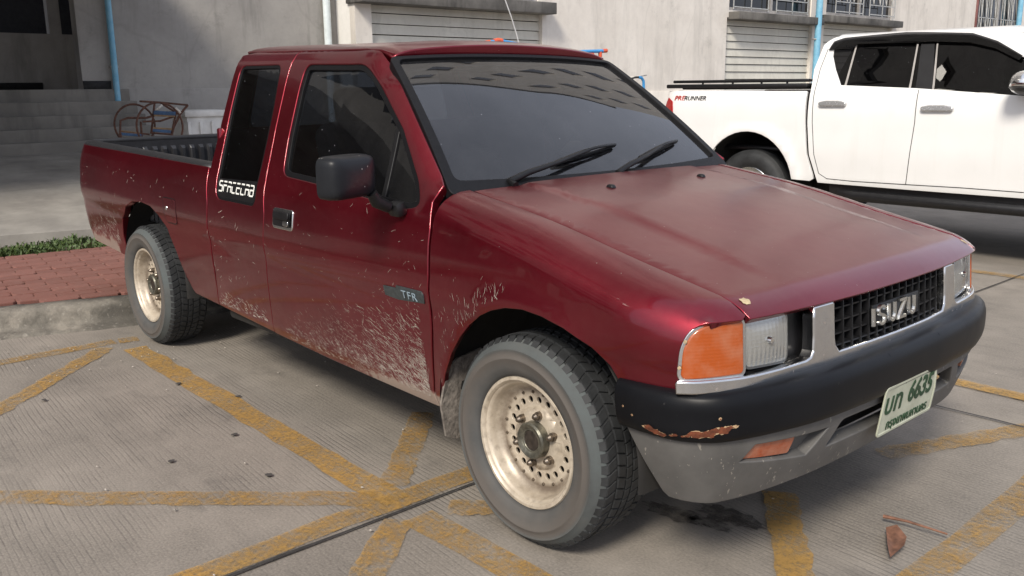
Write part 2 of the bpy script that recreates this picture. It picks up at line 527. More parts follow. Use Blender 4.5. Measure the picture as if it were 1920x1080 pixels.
def side_map(sg):
    d = (PIL_B - PIL_A) / np.linalg.norm(PIL_B - PIL_A); nn = np.array([-d[1], d[0]])
    def f(x, s):
        x = np.asarray(x, float)
        y, z = PR.at(s)
        # rear end of the bed turns in
        q = np.clip((-3.90 - x) / .16, 0, 1); y = y - .055 * q ** 2.6
        # windscreen pillar wraps towards the glass
        dist = np.abs((x - PIL_A[0]) * nn[0] + (z - PIL_A[1]) * nn[1])
        w = np.clip(1 - dist / .075, 0, 1) * sm(1.0, 1.08, z) * sm(-1.15, -.98, x)
        y = y - .034 * w ** 2
        z = z + rake(x) - roof_drop(x) * sm(1.36, 1.5, z)
        return np.stack([x, sg * y, z], -1)
    return f
def S(x, z): return float(PR.s_of(1, z - float(rake(x))))
def SP(pts): return [(x, S(x, z)) for x, z in pts]
ARCH_R = [(-3.352, .44), (-3.350, .56), (-3.30, .67), (-3.20, .745), (-3.08, .785), (-2.95, .793), (-2.82, .782), (-2.72, .745), (-2.64, .68), (-2.575, .575), (-2.525, .45), (-2.455, .375)]
GB = 0.004
bed_out = [(-4.055, 1.045), (-4.055, .97), (-3.985, .81), (-3.962, .72), (-3.955, .57), (-3.90, .47)] + ARCH_R + [(-2.19, .362), (-2.168, .44), (-2.148, .53), (-2.132, .71), (-2.128, .86), (-2.166, 1.0), (-2.171, 1.012)]
quarter_out = [(-2.172, 1.513), (-2.172, 1.40), (-2.165, 1.21), (-2.15, 1.03), (-2.112, .86), (-2.116, .71), (-2.13, .53), (-2.156, .44), (-2.178, .362), (-1.645, .335), (-1.606, .519), (-1.580, .684), (-1.572, .863), (-1.620, 1.031), (-1.648, 1.203), (-1.666, 1.398), (-1.675, 1.528), (-1.9, 1.532)]
qwin = [(-2.128, 1.470), (-1.742, 1.466), (-1.70, 1.267), (-1.668, 1.007), (-1.648, .878), (-2.035, .880), (-2.078, 1.05), (-2.112, 1.261)]
door_out = [(-1.664, 1.526), (-1.656, 1.398), (-1.638, 1.203), (-1.610, 1.031), (-1.562, .863), (-1.570, .684), (-1.596, .519), (-1.636, .332), (-.485, .302), (-.488, .36), (-.446, .588), (-.438, .768), (-.448, .92), (-.472, 1.0), (-.452, 1.054), (-.992, 1.476), (-1.07, 1.506), (-1.3, 1.519)]
dwin = [(-1.540, 1.463), (-1.095, 1.455), (-1.00, 1.412), (-.735, 1.223), (-.565, 1.056), (-.525, .985), (-.585, .966), (-1.22, 1.005), (-1.485, 1.018), (-1.520, 1.163), (-1.538, 1.354)]

ZG = Curve([(-.46, 1.040), (-.42, 1.035), (-.21, 1.004), (0, .968), (.305, .901), (.552, .851), (.613, .838), (.72, .815)])
def zg(x): return np.interp(x, ZG.D[:, 0], ZG.D[:, 1])
XN = Curve([(0, .705), (.2, .702), (.34, .694), (.43, .685), (.6, .664), (.68, .648), (.72, .632), (.76, .61), (.79, .592), (.815, .573), (.84, .560), (.9, .54)])
def xn(y): return np.interp(np.abs(y), XN.D[:, 0], XN.D[:, 1])
def nose(x, y, z):
    q = np.clip((x - (xn(y) - .085)) / .085, 0, 1.03) * .94
    return z - np.maximum(0, z - .803) * (1 - np.sqrt(1 - q * q)) / (1 - math.sqrt(1 - .94 ** 2))
def prof_y(z): return np.interp(z, PR.D[:1320, 1], PR.D[:1320, 0])
def fender_map(sg):
    def f(x, v):
        x = np.asarray(x, float); v = np.asarray(v, float)
        zh = zg(x); zs = zh - .115
        a = np.clip((v - zs) / .2, 0, 1.02)
        Y0 = prof_y(np.minimum(v, zs))
        th = a * math.pi / 2
        y = np.where(a > 0, .68 + (Y0 - .68) * np.sign(np.cos(th)) * np.abs(np.cos(th)) ** .92, Y0)
        z = np.where(a > 0, zs + .115 * np.abs(np.sin(th)) ** .95, v)
        tp = .62 * np.clip(x - .33, 0, 1) ** 2
        y = .68 + (y - .68) * (1 - tp / .165)
        # wheel arch lip stands slightly proud
        r = np.hypot(x - .0, (v - .335)); y = y + .006 * np.exp(-((r - .42) / .03) ** 2) * (v < .8)
        return np.stack([x, sg * y, nose(x, y, z)], -1)
    return f
def hood_map(x, y):
    x = np.asarray(x, float); ay = np.abs(np.asarray(y, float))
    crown = np.interp(x, [-.45, -.3, 0, .4, .7], [.010, .020, .030, .030, .020])
    z = zg(x) + crown * (1 - (ay / .68) ** 2)
    z = z + .0065 * sm(.475, .44, ay) * sm(.62, .35, x)
    z = z - .004 * sm(.66, .68, ay)
    return np.stack([x, np.asarray(y, float), nose(x, ay, z)], -1)
ARCH_F = [(.372, .618), (.345, .650), (.284, .689), (.186, .724), (.10, .741), (.02, .746), (-.055, .737), (-.12, .717), (-.178, .689), (-.24, .647), (-.29, .598), (-.344, .532), (-.396, .445), (-.435, .35), (-.455, .300)]
def fender_outline():
    top = [(-.42 + (.640 + .42) * k / 14, None) for k in range(15)]
    pts = [(-.469, .300), (-.472, .36), (-.430, .588), (-.422, .768), (-.428, .92)]
    for x, _ in top: pts.append((x, float(zg(x)) - .115 + .2))
    f = fender_map(1)
    for a in (.93, .85, .75, .66):
        x = .62
        for _ in range(40):
            p = f(np.array([x]), np.array([zg(x) - .115 + .2 * a]))[0]
            x = .5 * x + .5 * (float(xn(p[1])) - .001)
        pts.append((x, float(zg(x)) - .115 + .2 * a))
    for (x, z) in ((.598, .802), (.584, .796), (.570, .785), (.559, .765), (.552, .735), (.549, .70), (.547, .66), (.546, .618)):
        zs = float(zg(x)) - .115
        pts.append((x, z if z <= zs else zs + .2 * math.asin(min(1, ((z - zs) / .115) ** (1 / .95))) / (math.pi / 2)))
    return pts + ARCH_F

for sg in (-1, 1):
    fm_ = side_map(sg); od = (0, sg, .25)
    near = sg < 0
    bs = panel('bed_side', SP(bed_out), fm_, PAINT, TRUCK, od, flange=.03, edge=.004)
    if near:
        fl = rpoly(SP([(-2.645, .838), (-2.497, .838), (-2.482, .735), (-2.50, .722), (-2.605, .722), (-2.628, .745)]), .012)
        panel('fuel_flap', fl, fm_, PAINT, bs, od, off=.0015, edge=.0015, flange=.002)
        ring_panel('flap_gap', inset(fl, -.006), inset(fl, .0005), fm_, BLACK, bs, od, off=.0010, edge=0, flange=0)
        lathe('fuel_lock', [(0, -.006), (.010, -.006), (.012, -.003), (.012, .004)], CHROME, bs, 20, loc=(-2.60, -.8445, .790))
    qp = panel('quarter_panel', SP(quarter_out), fm_, PAINT, TRUCK, od, holes=[rpoly(SP(qwin), .05)], flange=.02, edge=.004)
    qo = rpoly(SP(qwin), .05)
    panel('window_glass', inset(qo, .001), fm_, GLASS_S, qp, od, off=-.010, edge=0, flange=0)
    ring_panel('window_trim', inset(qo, .0015), inset(qo, .016), fm_, RUBBER_TRIM, qp, od, off=-.004, edge=.002, flange=.008)
    panel('window_band', rpoly(SP([(-2.05, .975), (-1.675, .985), (-1.655, .892), (-2.03, .894)]), .02), fm_, BLACK, qp, od, off=-.006, edge=0, flange=0)
    dp = panel('door', SP(door_out), fm_, PAINT, TRUCK, od, holes=[rpoly(SP(dwin), [.05, .05, .06, .02, .03, .04, .04, .02, .05, .03, .02])], flange=.025, edge=.004)
    do = rpoly(SP(dwin), [.05, .05, .06, .02, .03, .04, .04, .02, .05, .03, .02])
    panel('window_glass', inset(do, .001), fm_, GLASS_S, dp, od, off=-.016, edge=0, flange=0)
    ring_panel('window_trim', inset(do, .0015), inset(do, .024), fm_, RUBBER_TRIM, dp, od, off=-.006, edge=.002, flange=.012)
    # quarter-light divider bar
    a_, b_ = np.array((-.785, 1.255)), np.array((-.758, .990))
    panel('quarterlight_bar', SP([(a_[0] - .011, a_[1]), (a_[0] + .008, a_[1]), (b_[0] + .008, b_[1]), (b_[0] - .011, b_[1])]), fm_, BLACK, dp, od, off=-.009, edge=.003, flange=.006)
    # handle: recessed black cup with pull
    h = rpoly(SP([(-1.482, .893), (-1.325, .893), (-1.325, .818), (-1.482, .818)]), .014)
    hb = panel('door_handle', h, fm_, CHROME, dp, od, off=.004, edge=.004, flange=.006)
    hc = rpoly(SP([(-1.472, .884), (-1.335, .884), (-1.335, .827), (-1.472, .827)]), .012)
    panel('handle_cup', hc, fm_, BLACK, dp, od, off=.0085, edge=0, flange=0)
    panel('handle_pull', rpoly(SP([(-1.462, .880), (-1.345, .880), (-1.345, .858), (-1.462, .858)]), .008), fm_, BLACK, dp, od, off=.016, edge=.004, flange=.008)
    panel('key_lock', rpoly(SP([(-1.39, .850), (-1.350, .850), (-1.350, .832), (-1.39, .832)]), .008), fm_, CHROME, dp, od, off=.010, edge=.002, flange=.002)
    panel('front_fender', fender_outline(), fender_map(sg), PAINT, TRUCK, (0, sg, .35), flange=.016, edge=.003, gu=.045, gv=.03)
    # wheel wells
    for cx, r0, zc in ((0.0, .43, .345), (-2.945, .425, .375)):
        V, F = [], []
        prof = [(.815, .0), (.80, .008), (.45, .01)]
        n = 28
        for (yy, dr) in prof:
            for k in range(n + 1):
                a = math.pi * (1.03 - 1.06 * k / n)
                V.append((cx + (r0 + dr) * math.cos(a), sg * yy, zc + (r0 + dr) * math.sin(a)))
        for i in range(2):
            for k in range(n): F.append((i * (n + 1) + k, i * (n + 1) + k + 1, (i + 1) * (n + 1) + k + 1, (i + 1) * (n + 1) + k))
        c = len(V); V.append((cx, sg * .45, zc))
        for k in range(n): F.append((2 * (n + 1) + k, 2 * (n + 1) + k + 1, c))
        mesh('wheel_well', V, F, CHASSIS, TRUCK, smooth=True)

def roof_map(x, y):
    x = np.asarray(x, float); ay = np.abs(np.asarray(y, float))
    z = np.interp(-ay, -PR.D[:, 0], PR.D[:, 1]) if False else np.interp(ay, PR.D[::-1, 0][:800], PR.D[::-1, 1][:800])
    z = z + rake(x) - roof_drop(x) * (1 - .35 * (1 - (ay / .6) ** 2)) - .0 * x
    return np.stack([x, np.asarray(y, float), z], -1)
rf = [(-2.172, -.560), (-1.3, -.562), (-1.06, -.566), (-.982, -.574)] + [(-.962 - .02 * (y / .57) ** 2, y) for y in np.linspace(-.55, .55, 12)] + [(-.982, .574), (-1.06, .566), (-1.3, .562), (-2.172, .560)]
panel('roof', rf, roof_map, PAINT, TRUCK, (0, 0, 1), flange=.03, edge=.006, gu=.06, gv=.05)
for sg in (-1, 1):
    tube('roof_gutter', [(x, sg * .566, 1.506 + float(rake(x)) - float(roof_drop(x)) * .9) for x in (-2.16, -1.8, -1.4, -1.16, -1.06, -.985)], .005, PAINT, TRUCK, 6)
hoodp = [(-.405 + .03 * (1 - (y / .66) ** 2), y) for y in np.linspace(.668, -.668, 15)] + [(x, -.672) for x in (-.2, 0, .2, .4, .55)] + [(float(xn(y)) - .0006, y) for y in np.linspace(-.670, .670, 25)] + [(x, .672) for x in (.55, .4, .2, 0, -.2)]
HOOD = panel('hood', hoodp, hood_map, PAINT, TRUCK, (.3, 0, 1), flange=.02, edge=.003, gu=.028, gv=.045)
for sg in (-1, 1):
    bm = bmesh.new(); bm_box(bm, (0, 0, .004), (.034, .024, .012), None, .004, 2, (.6, .7))
    p = hood_map(np.array([-.19]), np.array([.25]))[0]
    from_bm('washer_nozzle', bm, BLACK, HOOD, loc=(p[0], sg * .25, p[2]), auto=.8)
# chipped filler spots at the hood corner
def chip(name, c, r, f, mat, parent, od, off=.0012, n=14, jag=.35, sx=1.0):
    pts = [(c[0] + sx * r * (1 + jag * (random.random() - .5) * 2) * math.cos(2 * math.pi * k / n), c[1] + r * (1 + jag * (random.random() - .5) * 2) * math.sin(2 * math.pi * k / n)) for k in range(n)]
    return panel(name, pts, f, mat, parent, od, off=off, edge=0, flange=0, bd=.004, step=.01)
FILLER = plain('bare_filler', (.42, .33, .20), .8, var=.3, scale=90)
chip('paint_chip', (.612, -.640), .016, hood_map, FILLER, HOOD, (.3, 0, 1), sx=.8)
chip('paint_chip', (.618, .655), .012, hood_map, FILLER, HOOD, (.3, 0, 1))
# cowl below the windscreen
cowl_map = lambda u, v: np.stack([-.36 - .13 * v + .02 * (1 - (u / .7) ** 2), u, 1.018 + .008 * v + .010 * (1 - (u / .7) ** 2)], -1)
panel('cowl', [(-.70, 0), (.70, 0), (.715, 1.1), (-.715, 1.1)], lambda u, v: cowl_map(np.asarray(u, float), np.asarray(v, float)), BLACK, TRUCK, (0, 0, 1), gu=.1, gv=.3, bd=.1)

# windscreen
WA, WB = np.array([-.973, .579, 1.464]), np.array([-.446, .728, 1.041])
WTC, WBC = np.array([-.952, 0, 1.481]), np.array([-.392, 0, 1.030])
def screen_map(u, v):
    u = np.asarray(u, float)[..., None]; v = np.asarray(v, float)[..., None]
    E = WB + (WA - WB) * v; C0 = WBC + (WTC - WBC) * v
    au = np.abs(u)
    w = au ** 2.4
    p = C0 + (E - C0) * w
    p[..., 1:2] = u * (WB[1] + (WA[1] - WB[1]) * v)
    n = np.array([.63, 0, .77])
    return p + n * (.014 * 4 * v * (1 - v))
full = [(-1, -.02), (1, -.02), (1, 1), (-1, 1)]
ws = panel('windscreen', rpoly([(-.975, -.01), (.975, -.01), (.97, .985), (-.97, .985)], .05), screen_map, GLASS_W, TRUCK, (1, 0, 1), gu=.08, gv=.06, edge=0, flange=0, bd=.08, off=-.004)
ring_panel('windscreen_seal', rpoly([(-1.024, -.05), (1.024, -.05), (1.026, 1.006), (-1.026, 1.006)], .05), rpoly([(-.982, .036), (.982, .036), (.982, .984), (-.982, .984)], .05), screen_map, RUBBER_TRIM, TRUCK, (1, 0, 1), gu=.08, gv=.06, edge=.003, flange=.03, bd=.07, off=.009)
# dot-matrix free shade band is not fitted; inside mirror instead
box('inside_mirror', (-.90, .0, 1.40), (.03, .22, .06), BLACK, TRUCK, .012)
# wipers
def wiper(u0, v0, u1, v1, u2):
    def P(u, v, o): 
        p = screen_map(np.array([u]), np.array([v]))[0]; n = map_normal(screen_map, np.array([u]), np.array([v]), (1, 0, 1))[0]
        return p + n * o
    bm = bmesh.new()
    pv = P(u0, v0, .012)
    mid = P((u0 + u1) / 2 + .02, (v0 + v1) / 2, .034)
    bm_tube(bm, [pv + np.array([.03, 0, -.012]), pv, P(u0 * .82 + u1 * .18, v0 * .82 + v1 * .18, .030), mid, P(u1, v1, .030)], [.014, .013, .011, .008, .007], 8)
    arm = from_bm('wiper', bm, BLACK, TRUCK, auto=.8)
    # blade: spine with rubber and bridge
    d0, d1 = (u1 - .5 * (u2), v1 - .045), (u1 + .5 * (u2), v1 + .045)
    N = 9
    top, bot = [], []
    for k in range(N):
        t = k / (N - 1)
        u, v = d0[0] + (d1[0] - d0[0]) * t, d0[1] + (d1[1] - d0[1]) * t
        top.append(P(u, v, .012 + .020 * math.sin(math.pi * t))); bot.append(P(u, v, .006))
    bm = bmesh.new(); bm_tube(bm, top, .006, 6); bl = from_bm('wiper_blade', bm, BLACK, arm, auto=.8)
    bm = bmesh.new(); bm_tube(bm, bot, .0055, 6); from_bm('wiper_rubber', bm, RUBBER_TRIM, arm, auto=.8)
    return arm
wiper(-.70, .015, -.10, .165, .52)
wiper(.02, .015, .50, .150, .46)

# =================================================================== red pickup: front end
NPL = Curve([(.693, 0), (.690, .2), (.682, .34), (.673, .43), (.652, .6), (.636, .68), (.62, .72), (.600, .76), (.582, .79), (.560, .814), (.535, .828), (.48, .838)], mirror=True)
def plan_map(C, offz=None):
    def f(u, v):
        u = np.asarray(u, float); v = np.asarray(v, float)
        s = np.abs(u); sg = np.where(u < 0, -1.0, 1.0)
        e = 2e-3
        x, y = C.at(s); x1, y1 = C.at(np.minimum(s + e, C.L)); x0, y0 = C.at(np.maximum(s - e, 0))
        tx, ty = x1 - x0, y1 - y0; l = np.hypot(tx, ty); tx, ty = tx / l, ty / l
        nx, ny = ty, -tx
        o = offz(v, s) if offz else 0.0
        return np.stack([x + nx * o, sg * (y + ny * o), v], -1)
    return f
front = plan_map(NPL, lambda z, s: -(z - .66) * .09)
def sy(y): return float(NPL.s_of(1, y))
def snx(x): return float(np.interp(-x, -NPL.D[:, 0], NPL.S))
OUT = (1, 0, .0)
# chrome surround: lower bar and the two uprights, one pressing
e0 = snx(.552)
H0, H1 = .652, .629
co = [(-e0, H1), (0, H1 - .006), (e0, H1), (e0, H0)]
for sg in (1, -1):
    a = [(sy(.56), H0), (sy(.462), H0 + .002), (sy(.440), H0 + .008), (sy(.428), H0 + .024), (sy(.424), .72), (sy(.424), .79), (sy(.345), .792), (sy(.344), .70), (sy(.340), H0 + .024), (sy(.322), H0 + .003)]
    if sg > 0: co += a + [(sy(.2), H0), (0, H0)]
    else: co += [(-u, v) for u, v in a[::-1]]
co += [(-e0, H0)]
SUR = panel('chrome_surround', co, front, CHROME, TRUCK, OUT, off=.022, edge=.006, flange=.03, gu=.05, gv=.03, bd=.03)
# bezel behind headlights
for sg in (-1, 1):
    o = (1, sg * .4, 0)
    w = lambda pts: [(sg * u, v) for u, v in pts]
    panel('lamp_bezel', w([(sy(.335), .652), (snx(.56), .652), (snx(.57), .76), (snx(.60), .802), (sy(.335), .802)]), front, BLACK, TRUCK, o, off=-.030, edge=0, flange=0)
    panel('bezel_floor', w([(sy(.44), 0), (sy(.70), 0), (sy(.70), 1), (sy(.44), 1)]), lambda u, v: front(u, .656 + 0 * v) + (front(u, .656 + 0 * v) * 0) - np.stack([.05 * v, 0 * v, -.004 * v], -1) + np.array([.016, 0, 0]), BLACK, TRUCK, (0, 0, 1), edge=0, flange=0, gu=.05, gv=.5)
    # corner lamp
    cl = rpoly(w([(sy(.683), .668), (snx(.560), .665), (snx(.563), .735), (snx(.576), .772), (snx(.598), .790), (sy(.683), .791)]), [.008, .010, .02, .02, .02, .006])
    lampm = panel('corner_lamp', cl, front, AMBER, TRUCK, o, off=.012, edge=.006, flange=.03, step=.02, bd=.015)
    ring_panel('lamp_rim', inset(cl, -.011), inset(cl, -.001), front, CHROME, lampm, o, off=.009, edge=.003, flange=.02, step=.03, bd=.015)
    for (ss, zz) in ((snx(.566), .755), (snx(.556), .690)):
        pp = front(np.array([sg * ss]), np.array([zz]))[0]
        lathe('screw', [(0, -.004), (.004, -.004), (.005, 0)], FILLER, lampm, 10, loc=pp + np.array([.006, sg * .012, 0]), rot=(0, 0, 0 if sg < 0 else math.pi))
    # headlight
    hl = rpoly(w([(sy(.512), .668), (sy(.660), .674), (sy(.664), .790), (sy(.510), .788)]), .018)
    bulge = lambda u, v: front(u, v) + np.stack([.010 * (1 - ((np.abs(u) - sy(.586)) / .10) ** 2) * (1 - ((np.asarray(v) - .73) / .075) ** 2), 0 * u, 0 * u], -1)
    hm = panel('headlight', hl, bulge, HEADGLASS, TRUCK, o, off=-.004, edge=.004, flange=.0, step=.02, bd=.015)
    ring_panel('headlight_rim', inset(hl, -.007), inset(hl, .004), front, CHROME if False else plain('dull_lamp_metal', (.22, .22, .21), .35, 1.0), hm, o, off=-.004, edge=.002, flange=.02, step=.03, bd=.015)
    rb = lambda u, v: front(u, v) - np.stack([.05 * np.sqrt(np.clip(1 - ((np.abs(u) - sy(.586)) / .098) ** 2 * .96, .0, 1)) * np.sqrt(np.clip(1 - ((np.asarray(v) - .731) / .068) ** 2 * .9, 0, 1)), 0 * u, 0 * u], -1)
    panel('reflector', hl, rb, REFLECTOR, hm, o, off=-.006, edge=0, flange=0, step=.018, bd=.015)
    lathe('bulb', [(0, -.035), (.008, -.034), (.011, -.02), (.011, .02)], REFLECTOR, hm, 14, loc=(.628, sg * .586, .733), rot=(0, 0, math.pi / 2))
# grille
GR = panel('grille', rpoly([(-sy(.345), .652), (sy(.345), .652), (sy(.345), .806), (-sy(.345), .806)], .012), front, BLACK, TRUCK, OUT, off=-.045, edge=0, flange=0)
fz = lambda u, z, o: (front(np.array([u]), np.array([z]))[0] + np.array([o, 0, 0]))
for k in range(15):
    u = -.315 + .63 * k / 14
    p = fz(u, .727, -.012)
    box('slat', p, (.030, .0045, .146), BLACK, GR, .001, rot=(0, math.radians(-5), 0))
for z in (.668, .700, .735, .770, .800):
    bm = bmesh.new()
    pts = [fz(u, z, -.010) for u in np.linspace(-.33, .33, 12)]
    V, F = [], []
    for p in pts:
        for dx, dz in ((.010, .0022), (.010, -.0022), (-.03, -.0035), (-.03, .0035)): V.append((p[0] + dx, p[1], p[2] + dz))
    for i in range(11):
        for k in range(4): F.append((i * 4 + k, i * 4 + (k + 1) % 4, (i + 1) * 4 + (k + 1) % 4, (i + 1) * 4 + k))
    mesh('slat', V, F, BLACK, GR)
# maker's name
LET = plain('emblem_chrome', (.62, .62, .60), .22, 1.0, var=.1)
box('emblem_base', fz(0.018, .718, .002), (.012, .285, .066), BLACK, GR, .004, rot=(0, math.radians(-5), 0))
stx = -.138
def stroke_letter(name, polys, w, h, org, ex, ey, ez, thick, mat, parent, lw):
    """letter from strokes, given in a unit cell"""
    bm = bmesh.new()
    for pl in polys:
        P2 = [np.array((p[0] * w, p[1] * h)) for p in pl]
        L, R = [], []
        for i in range(len(P2)):
            d1 = P2[i] - P2[i - 1] if i > 0 else P2[1] - P2[0]
            d2 = P2[i + 1] - P2[i] if i < len(P2) - 1 else P2[-1] - P2[-2]
            d1 = d1 / np.linalg.norm(d1); d2 = d2 / np.linalg.norm(d2)
            t = d1 + d2; t = t / max(np.linalg.norm(t), 1e-6); nrm = np.array((-t[1], t[0]))
            k = lw / 2 / max(.5, abs(np.dot(nrm, np.array((-d1[1], d1[0])))))
            L.append(P2[i] + nrm * k); R.append(P2[i] - nrm * k)
        def mk(p, e, sh=1.0): return bm.verts.new(Vector(org) + Vector(ex) * float(p[0]) + Vector(ey) * float(p[1]) + Vector(ez) * e)
        lo = [(mk(a, 0), mk(b, 0)) for a, b in zip(L, R)]
        hi = [(mk(a * .82 + b * .18, thick), mk(b * .82 + a * .18, thick)) for a, b in zip(L, R)]
        for i in range(len(P2) - 1):
            bm.faces.new((hi[i][0], hi[i][1], hi[i + 1][1], hi[i + 1][0]))
            bm.faces.new((lo[i][0], hi[i][0], hi[i + 1][0], lo[i + 1][0])); bm.faces.new((hi[i][1], lo[i][1], lo[i + 1][1], hi[i + 1][1]))
        for i in (0, len(P2) - 1): bm.faces.new((lo[i][0], lo[i][1], hi[i][1], hi[i][0]))
    bmesh.ops.recalc_face_normals(bm, faces=bm.faces[:])
    return from_bm(name, bm, mat, parent)
arc = lambda cx, cy, rx, ry, a0, a1, n=8: [(cx + rx * math.cos(math.radians(a0 + (a1 - a0) * k / n)), cy + ry * math.sin(math.radians(a0 + (a1 - a0) * k / n))) for k in range(n + 1)]
GL = {'I': [[(.5, 0), (.5, 1)]],
      'S': [arc(.5, .77, .42, .23, 10, 180) + arc(.5, .77, .42, .25, 200, 260, 3) + arc(.5, .25, .42, .25, 80, -60, 7) + arc(.5, .25, .42, .25, -80, -175, 6)],
      'U': [[(.08, 1), (.08, .35)] + arc(.5, .32, .42, .32, 180, 360, 8) + [(.92, .35), (.92, 1)]],
      'Z': [[(.05, 1), (.95, 1), (.95, .93), (.08, .07), (.05, 0), (.98, 0)]]}
xw = 0.0
for ch, w in (('I', .018), ('S', .043), ('U', .043), ('Z', .044), ('U', .043)):
    yc = stx + xw
    base = fz(yc, .692, .009)
    stroke_letter('emblem_letter', GL[ch], w, .051, base, (0, 1, 0), (-.09, 0, 1), (1, 0, .09), .007, LET, GR, .0120)
    xw += w + (.0185 if ch != 'I' else .016)

# bumper and valance
BPL = Curve([(.775, 0), (.771, .25), (.750, .5), (.697, .69), (.643, .785), (.558, .838), (.45, .853), (.35, .853)], mirror=True)
BSEC = Curve([(-.075, .636), (-.035, .638), (-.010, .631), (.001, .612), (.004, .57), (.001, .533), (-.008, .513), (-.024, .506), (-.05, .503)])
def bump_map(u, t):
    u = np.asarray(u, float); o, z = BSEC.at(t)
    s = np.abs(u); sg = np.where(u < 0, -1.0, 1.0); e = 2e-3
    x, y = BPL.at(s); x1, y1 = BPL.at(np.minimum(s + e, BPL.L)); x0, y0 = BPL.at(np.maximum(s - e, 0))
    tx, ty = x1 - x0, y1 - y0; l = np.hypot(tx, ty); nx, ny = ty / l, -tx / l
    z = z - .012 * sm(.55, 1.0, s)
    return np.stack([x + nx * o, sg * (y + ny * o), z], -1)
be = BPL.L
BUMP = panel('front_bumper', [(-be + .022, 0), (be - .022, 0), (be - .030, BSEC.L * .5), (be - .045, BSEC.L), (-be + .045, BSEC.L), (-be + .030, BSEC.L * .5)], bump_map, BUMPER, TRUCK, (1, 0, .2), gu=.035, gv=.016, edge=.004, flange=.06, bd=.03)
# panel() picks the outward side per vertex from the plan, so fix the wrapped ends
def sb(y): return float(BPL.s_of(1, y))
val = plan_map(BPL, lambda z, s: -.022 - .050 * np.clip((.508 - z) / .18, 0, 1.2) ** 1.4)
def sbx(x): return float(np.interp(-x, -BPL.D[:, 0], BPL.S))
vo = [(-sbx(.395), .506), (0, .512), (sbx(.395), .506), (sbx(.43), .44), (sbx(.488), .325), (sbx(.505), .312), (sb(.75), .312), (sb(.5), .332), (0, .338), (-sb(.5), .332), (-sb(.75), .312), (-sbx(.505), .312), (-sbx(.488), .325), (-sbx(.43), .44)]
fogh = [(sb(.40), .476), (sb(.675), .484), (sb(.715), .432), (sb(.475), .402)]
cent = rpoly([(-sb(.35), .484), (sb(.35), .484), (sb(.40), .405), (-sb(.40), .405)], .02)
VAL = panel('bumper_valance', vo, val, VALANCE, TRUCK, (1, 0, 0), holes=[rpoly(fogh, .006), rpoly([(-u, v) for u, v in fogh], .006), cent], gu=.035, gv=.02, edge=.004, flange=.03, bd=.03)
for sg in (-1, 1):
    o = (1, sg * .3, 0)
    panel('fog_recess', [(sg * (u), v) for u, v in inset(fogh, -.01)], val, VALANCE, VAL, o, off=-.032, edge=0, flange=0)
    panel('indicator_lens', rpoly([(sg * u, v) for u, v in [(sb(.535), .470), (sb(.675), .480), (sb(.708), .438), (sb(.545), .424)]], .006), val, FOGLENS, VAL, o, off=-.010, edge=.002, flange=.02)
panel('centre_recess', inset(cent, -.012), val, BLACK, VAL, OUT, off=-.05, edge=0, flange=0)
# rusty scrape along the bumper corner
RUST = plain('rust', (.12, .032, .012), .9, var=.5, scale=70, bump=.3)
PALE = plain('chipped_primer', (.36, .245, .14), .8, var=.4, scale=110)
bs_ = lambda px, py: None
for k in range(15):
    t = k / 14
    u = -(.985 - .225 * t + random.uniform(-.005, .005)); w = BSEC.L * (.70 - .02 * t + .05 * math.sin(t * 5) + random.uniform(-.02, .02))
    r = (.0065 if k < 4 else (.0030 if k < 8 else .0080)) * random.uniform(.75, 1.2) * (1.0 if k < 13 else .6)
    chip('rust_patch', (u, w), r * 1.07, bump_map, PALE, BUMP, (1, -.5, .2), off=.0014, jag=.35, sx=2.0)
    if k < 14: chip('rust_patch', (u, w), r, bump_map, RUST, BUMP, (1, -.5, .2), off=.0022, jag=.35, sx=2.0)
for (u, w, r) in ((-1.03, .62, .003), (-1.06, .55, .003), (-.80, .52, .004)):
    chip('rust_patch', (u, BSEC.L * w), r, bump_map, PALE, BUMP, (1, -.5, .2), off=.0014)
    chip('rust_patch', (u, BSEC.L * w), r * .55, bump_map, RUST, BUMP, (1, -.5, .2), off=.002)

# licence plate
def plate_material():
    m = NT('plate_white')
    n = m.noise(16, 5)
    m.bsdf(Base_Color=m.mix(m.rng(n, .35, .75), (.46, .48, .38), (.34, .35, .27)), Roughness=.45)
    return m.m
PLW = plate_material(); PLG = plain('plate_green_print', (.008, .048, .018), .45, var=.25)
ptop, pbot = np.array([.768, 0, .533]), np.array([.748, 0, .385])
ey = (ptop - pbot) / np.linalg.norm(ptop - pbot); pc = (ptop + pbot) / 2 + np.array([.006, 0, 0])
pmap = lambda u, v: pc + np.asarray(u, float)[..., None] * np.array([0, 1, 0]) + np.asarray(v, float)[..., None] * ey - np.array([1, 0, 0]) * (.006 * sm(.09, .17, u) * sm(.0, .07, v))[..., None] * 1.6
pout = rpoly([(-.170, -.075), (.170, -.075), (.170, .075), (-.170, .075)], .012)
PLATE = panel('licence_plate', pout, pmap, PLW, TRUCK, (1, 0, 0), edge=.001, flange=.002)
ring_panel('plate_rim', inset(pout, -.001), inset(pout, .005), pmap, PLW, PLATE, (1, 0, 0), off=.002, edge=.0015, flange=.002)
pm = lambda u, v: frame_matrix(pc + np.array([0, u, 0]) + ey * v + np.array([.0012, 0, 0]), (0, 1, 0), ey)
text_mesh('plate_text', '\u0e1a\u0e17', .092, PLG, PLATE, pm(-.105, .018), .0008, weight=.0015)
text_mesh('plate_text', '6635', .092, PLG, PLATE, pm(.062, .024), .0008, xs=.86, weight=.0022)
text_mesh('plate_text', '\u0e01\u0e23\u0e38\u0e07\u0e40\u0e17\u0e1e\u0e21\u0e2b\u0e32\u0e19\u0e04\u0e23', .040, PLG, PLATE, pm(0.005, -.050), .0008, weight=.0006)

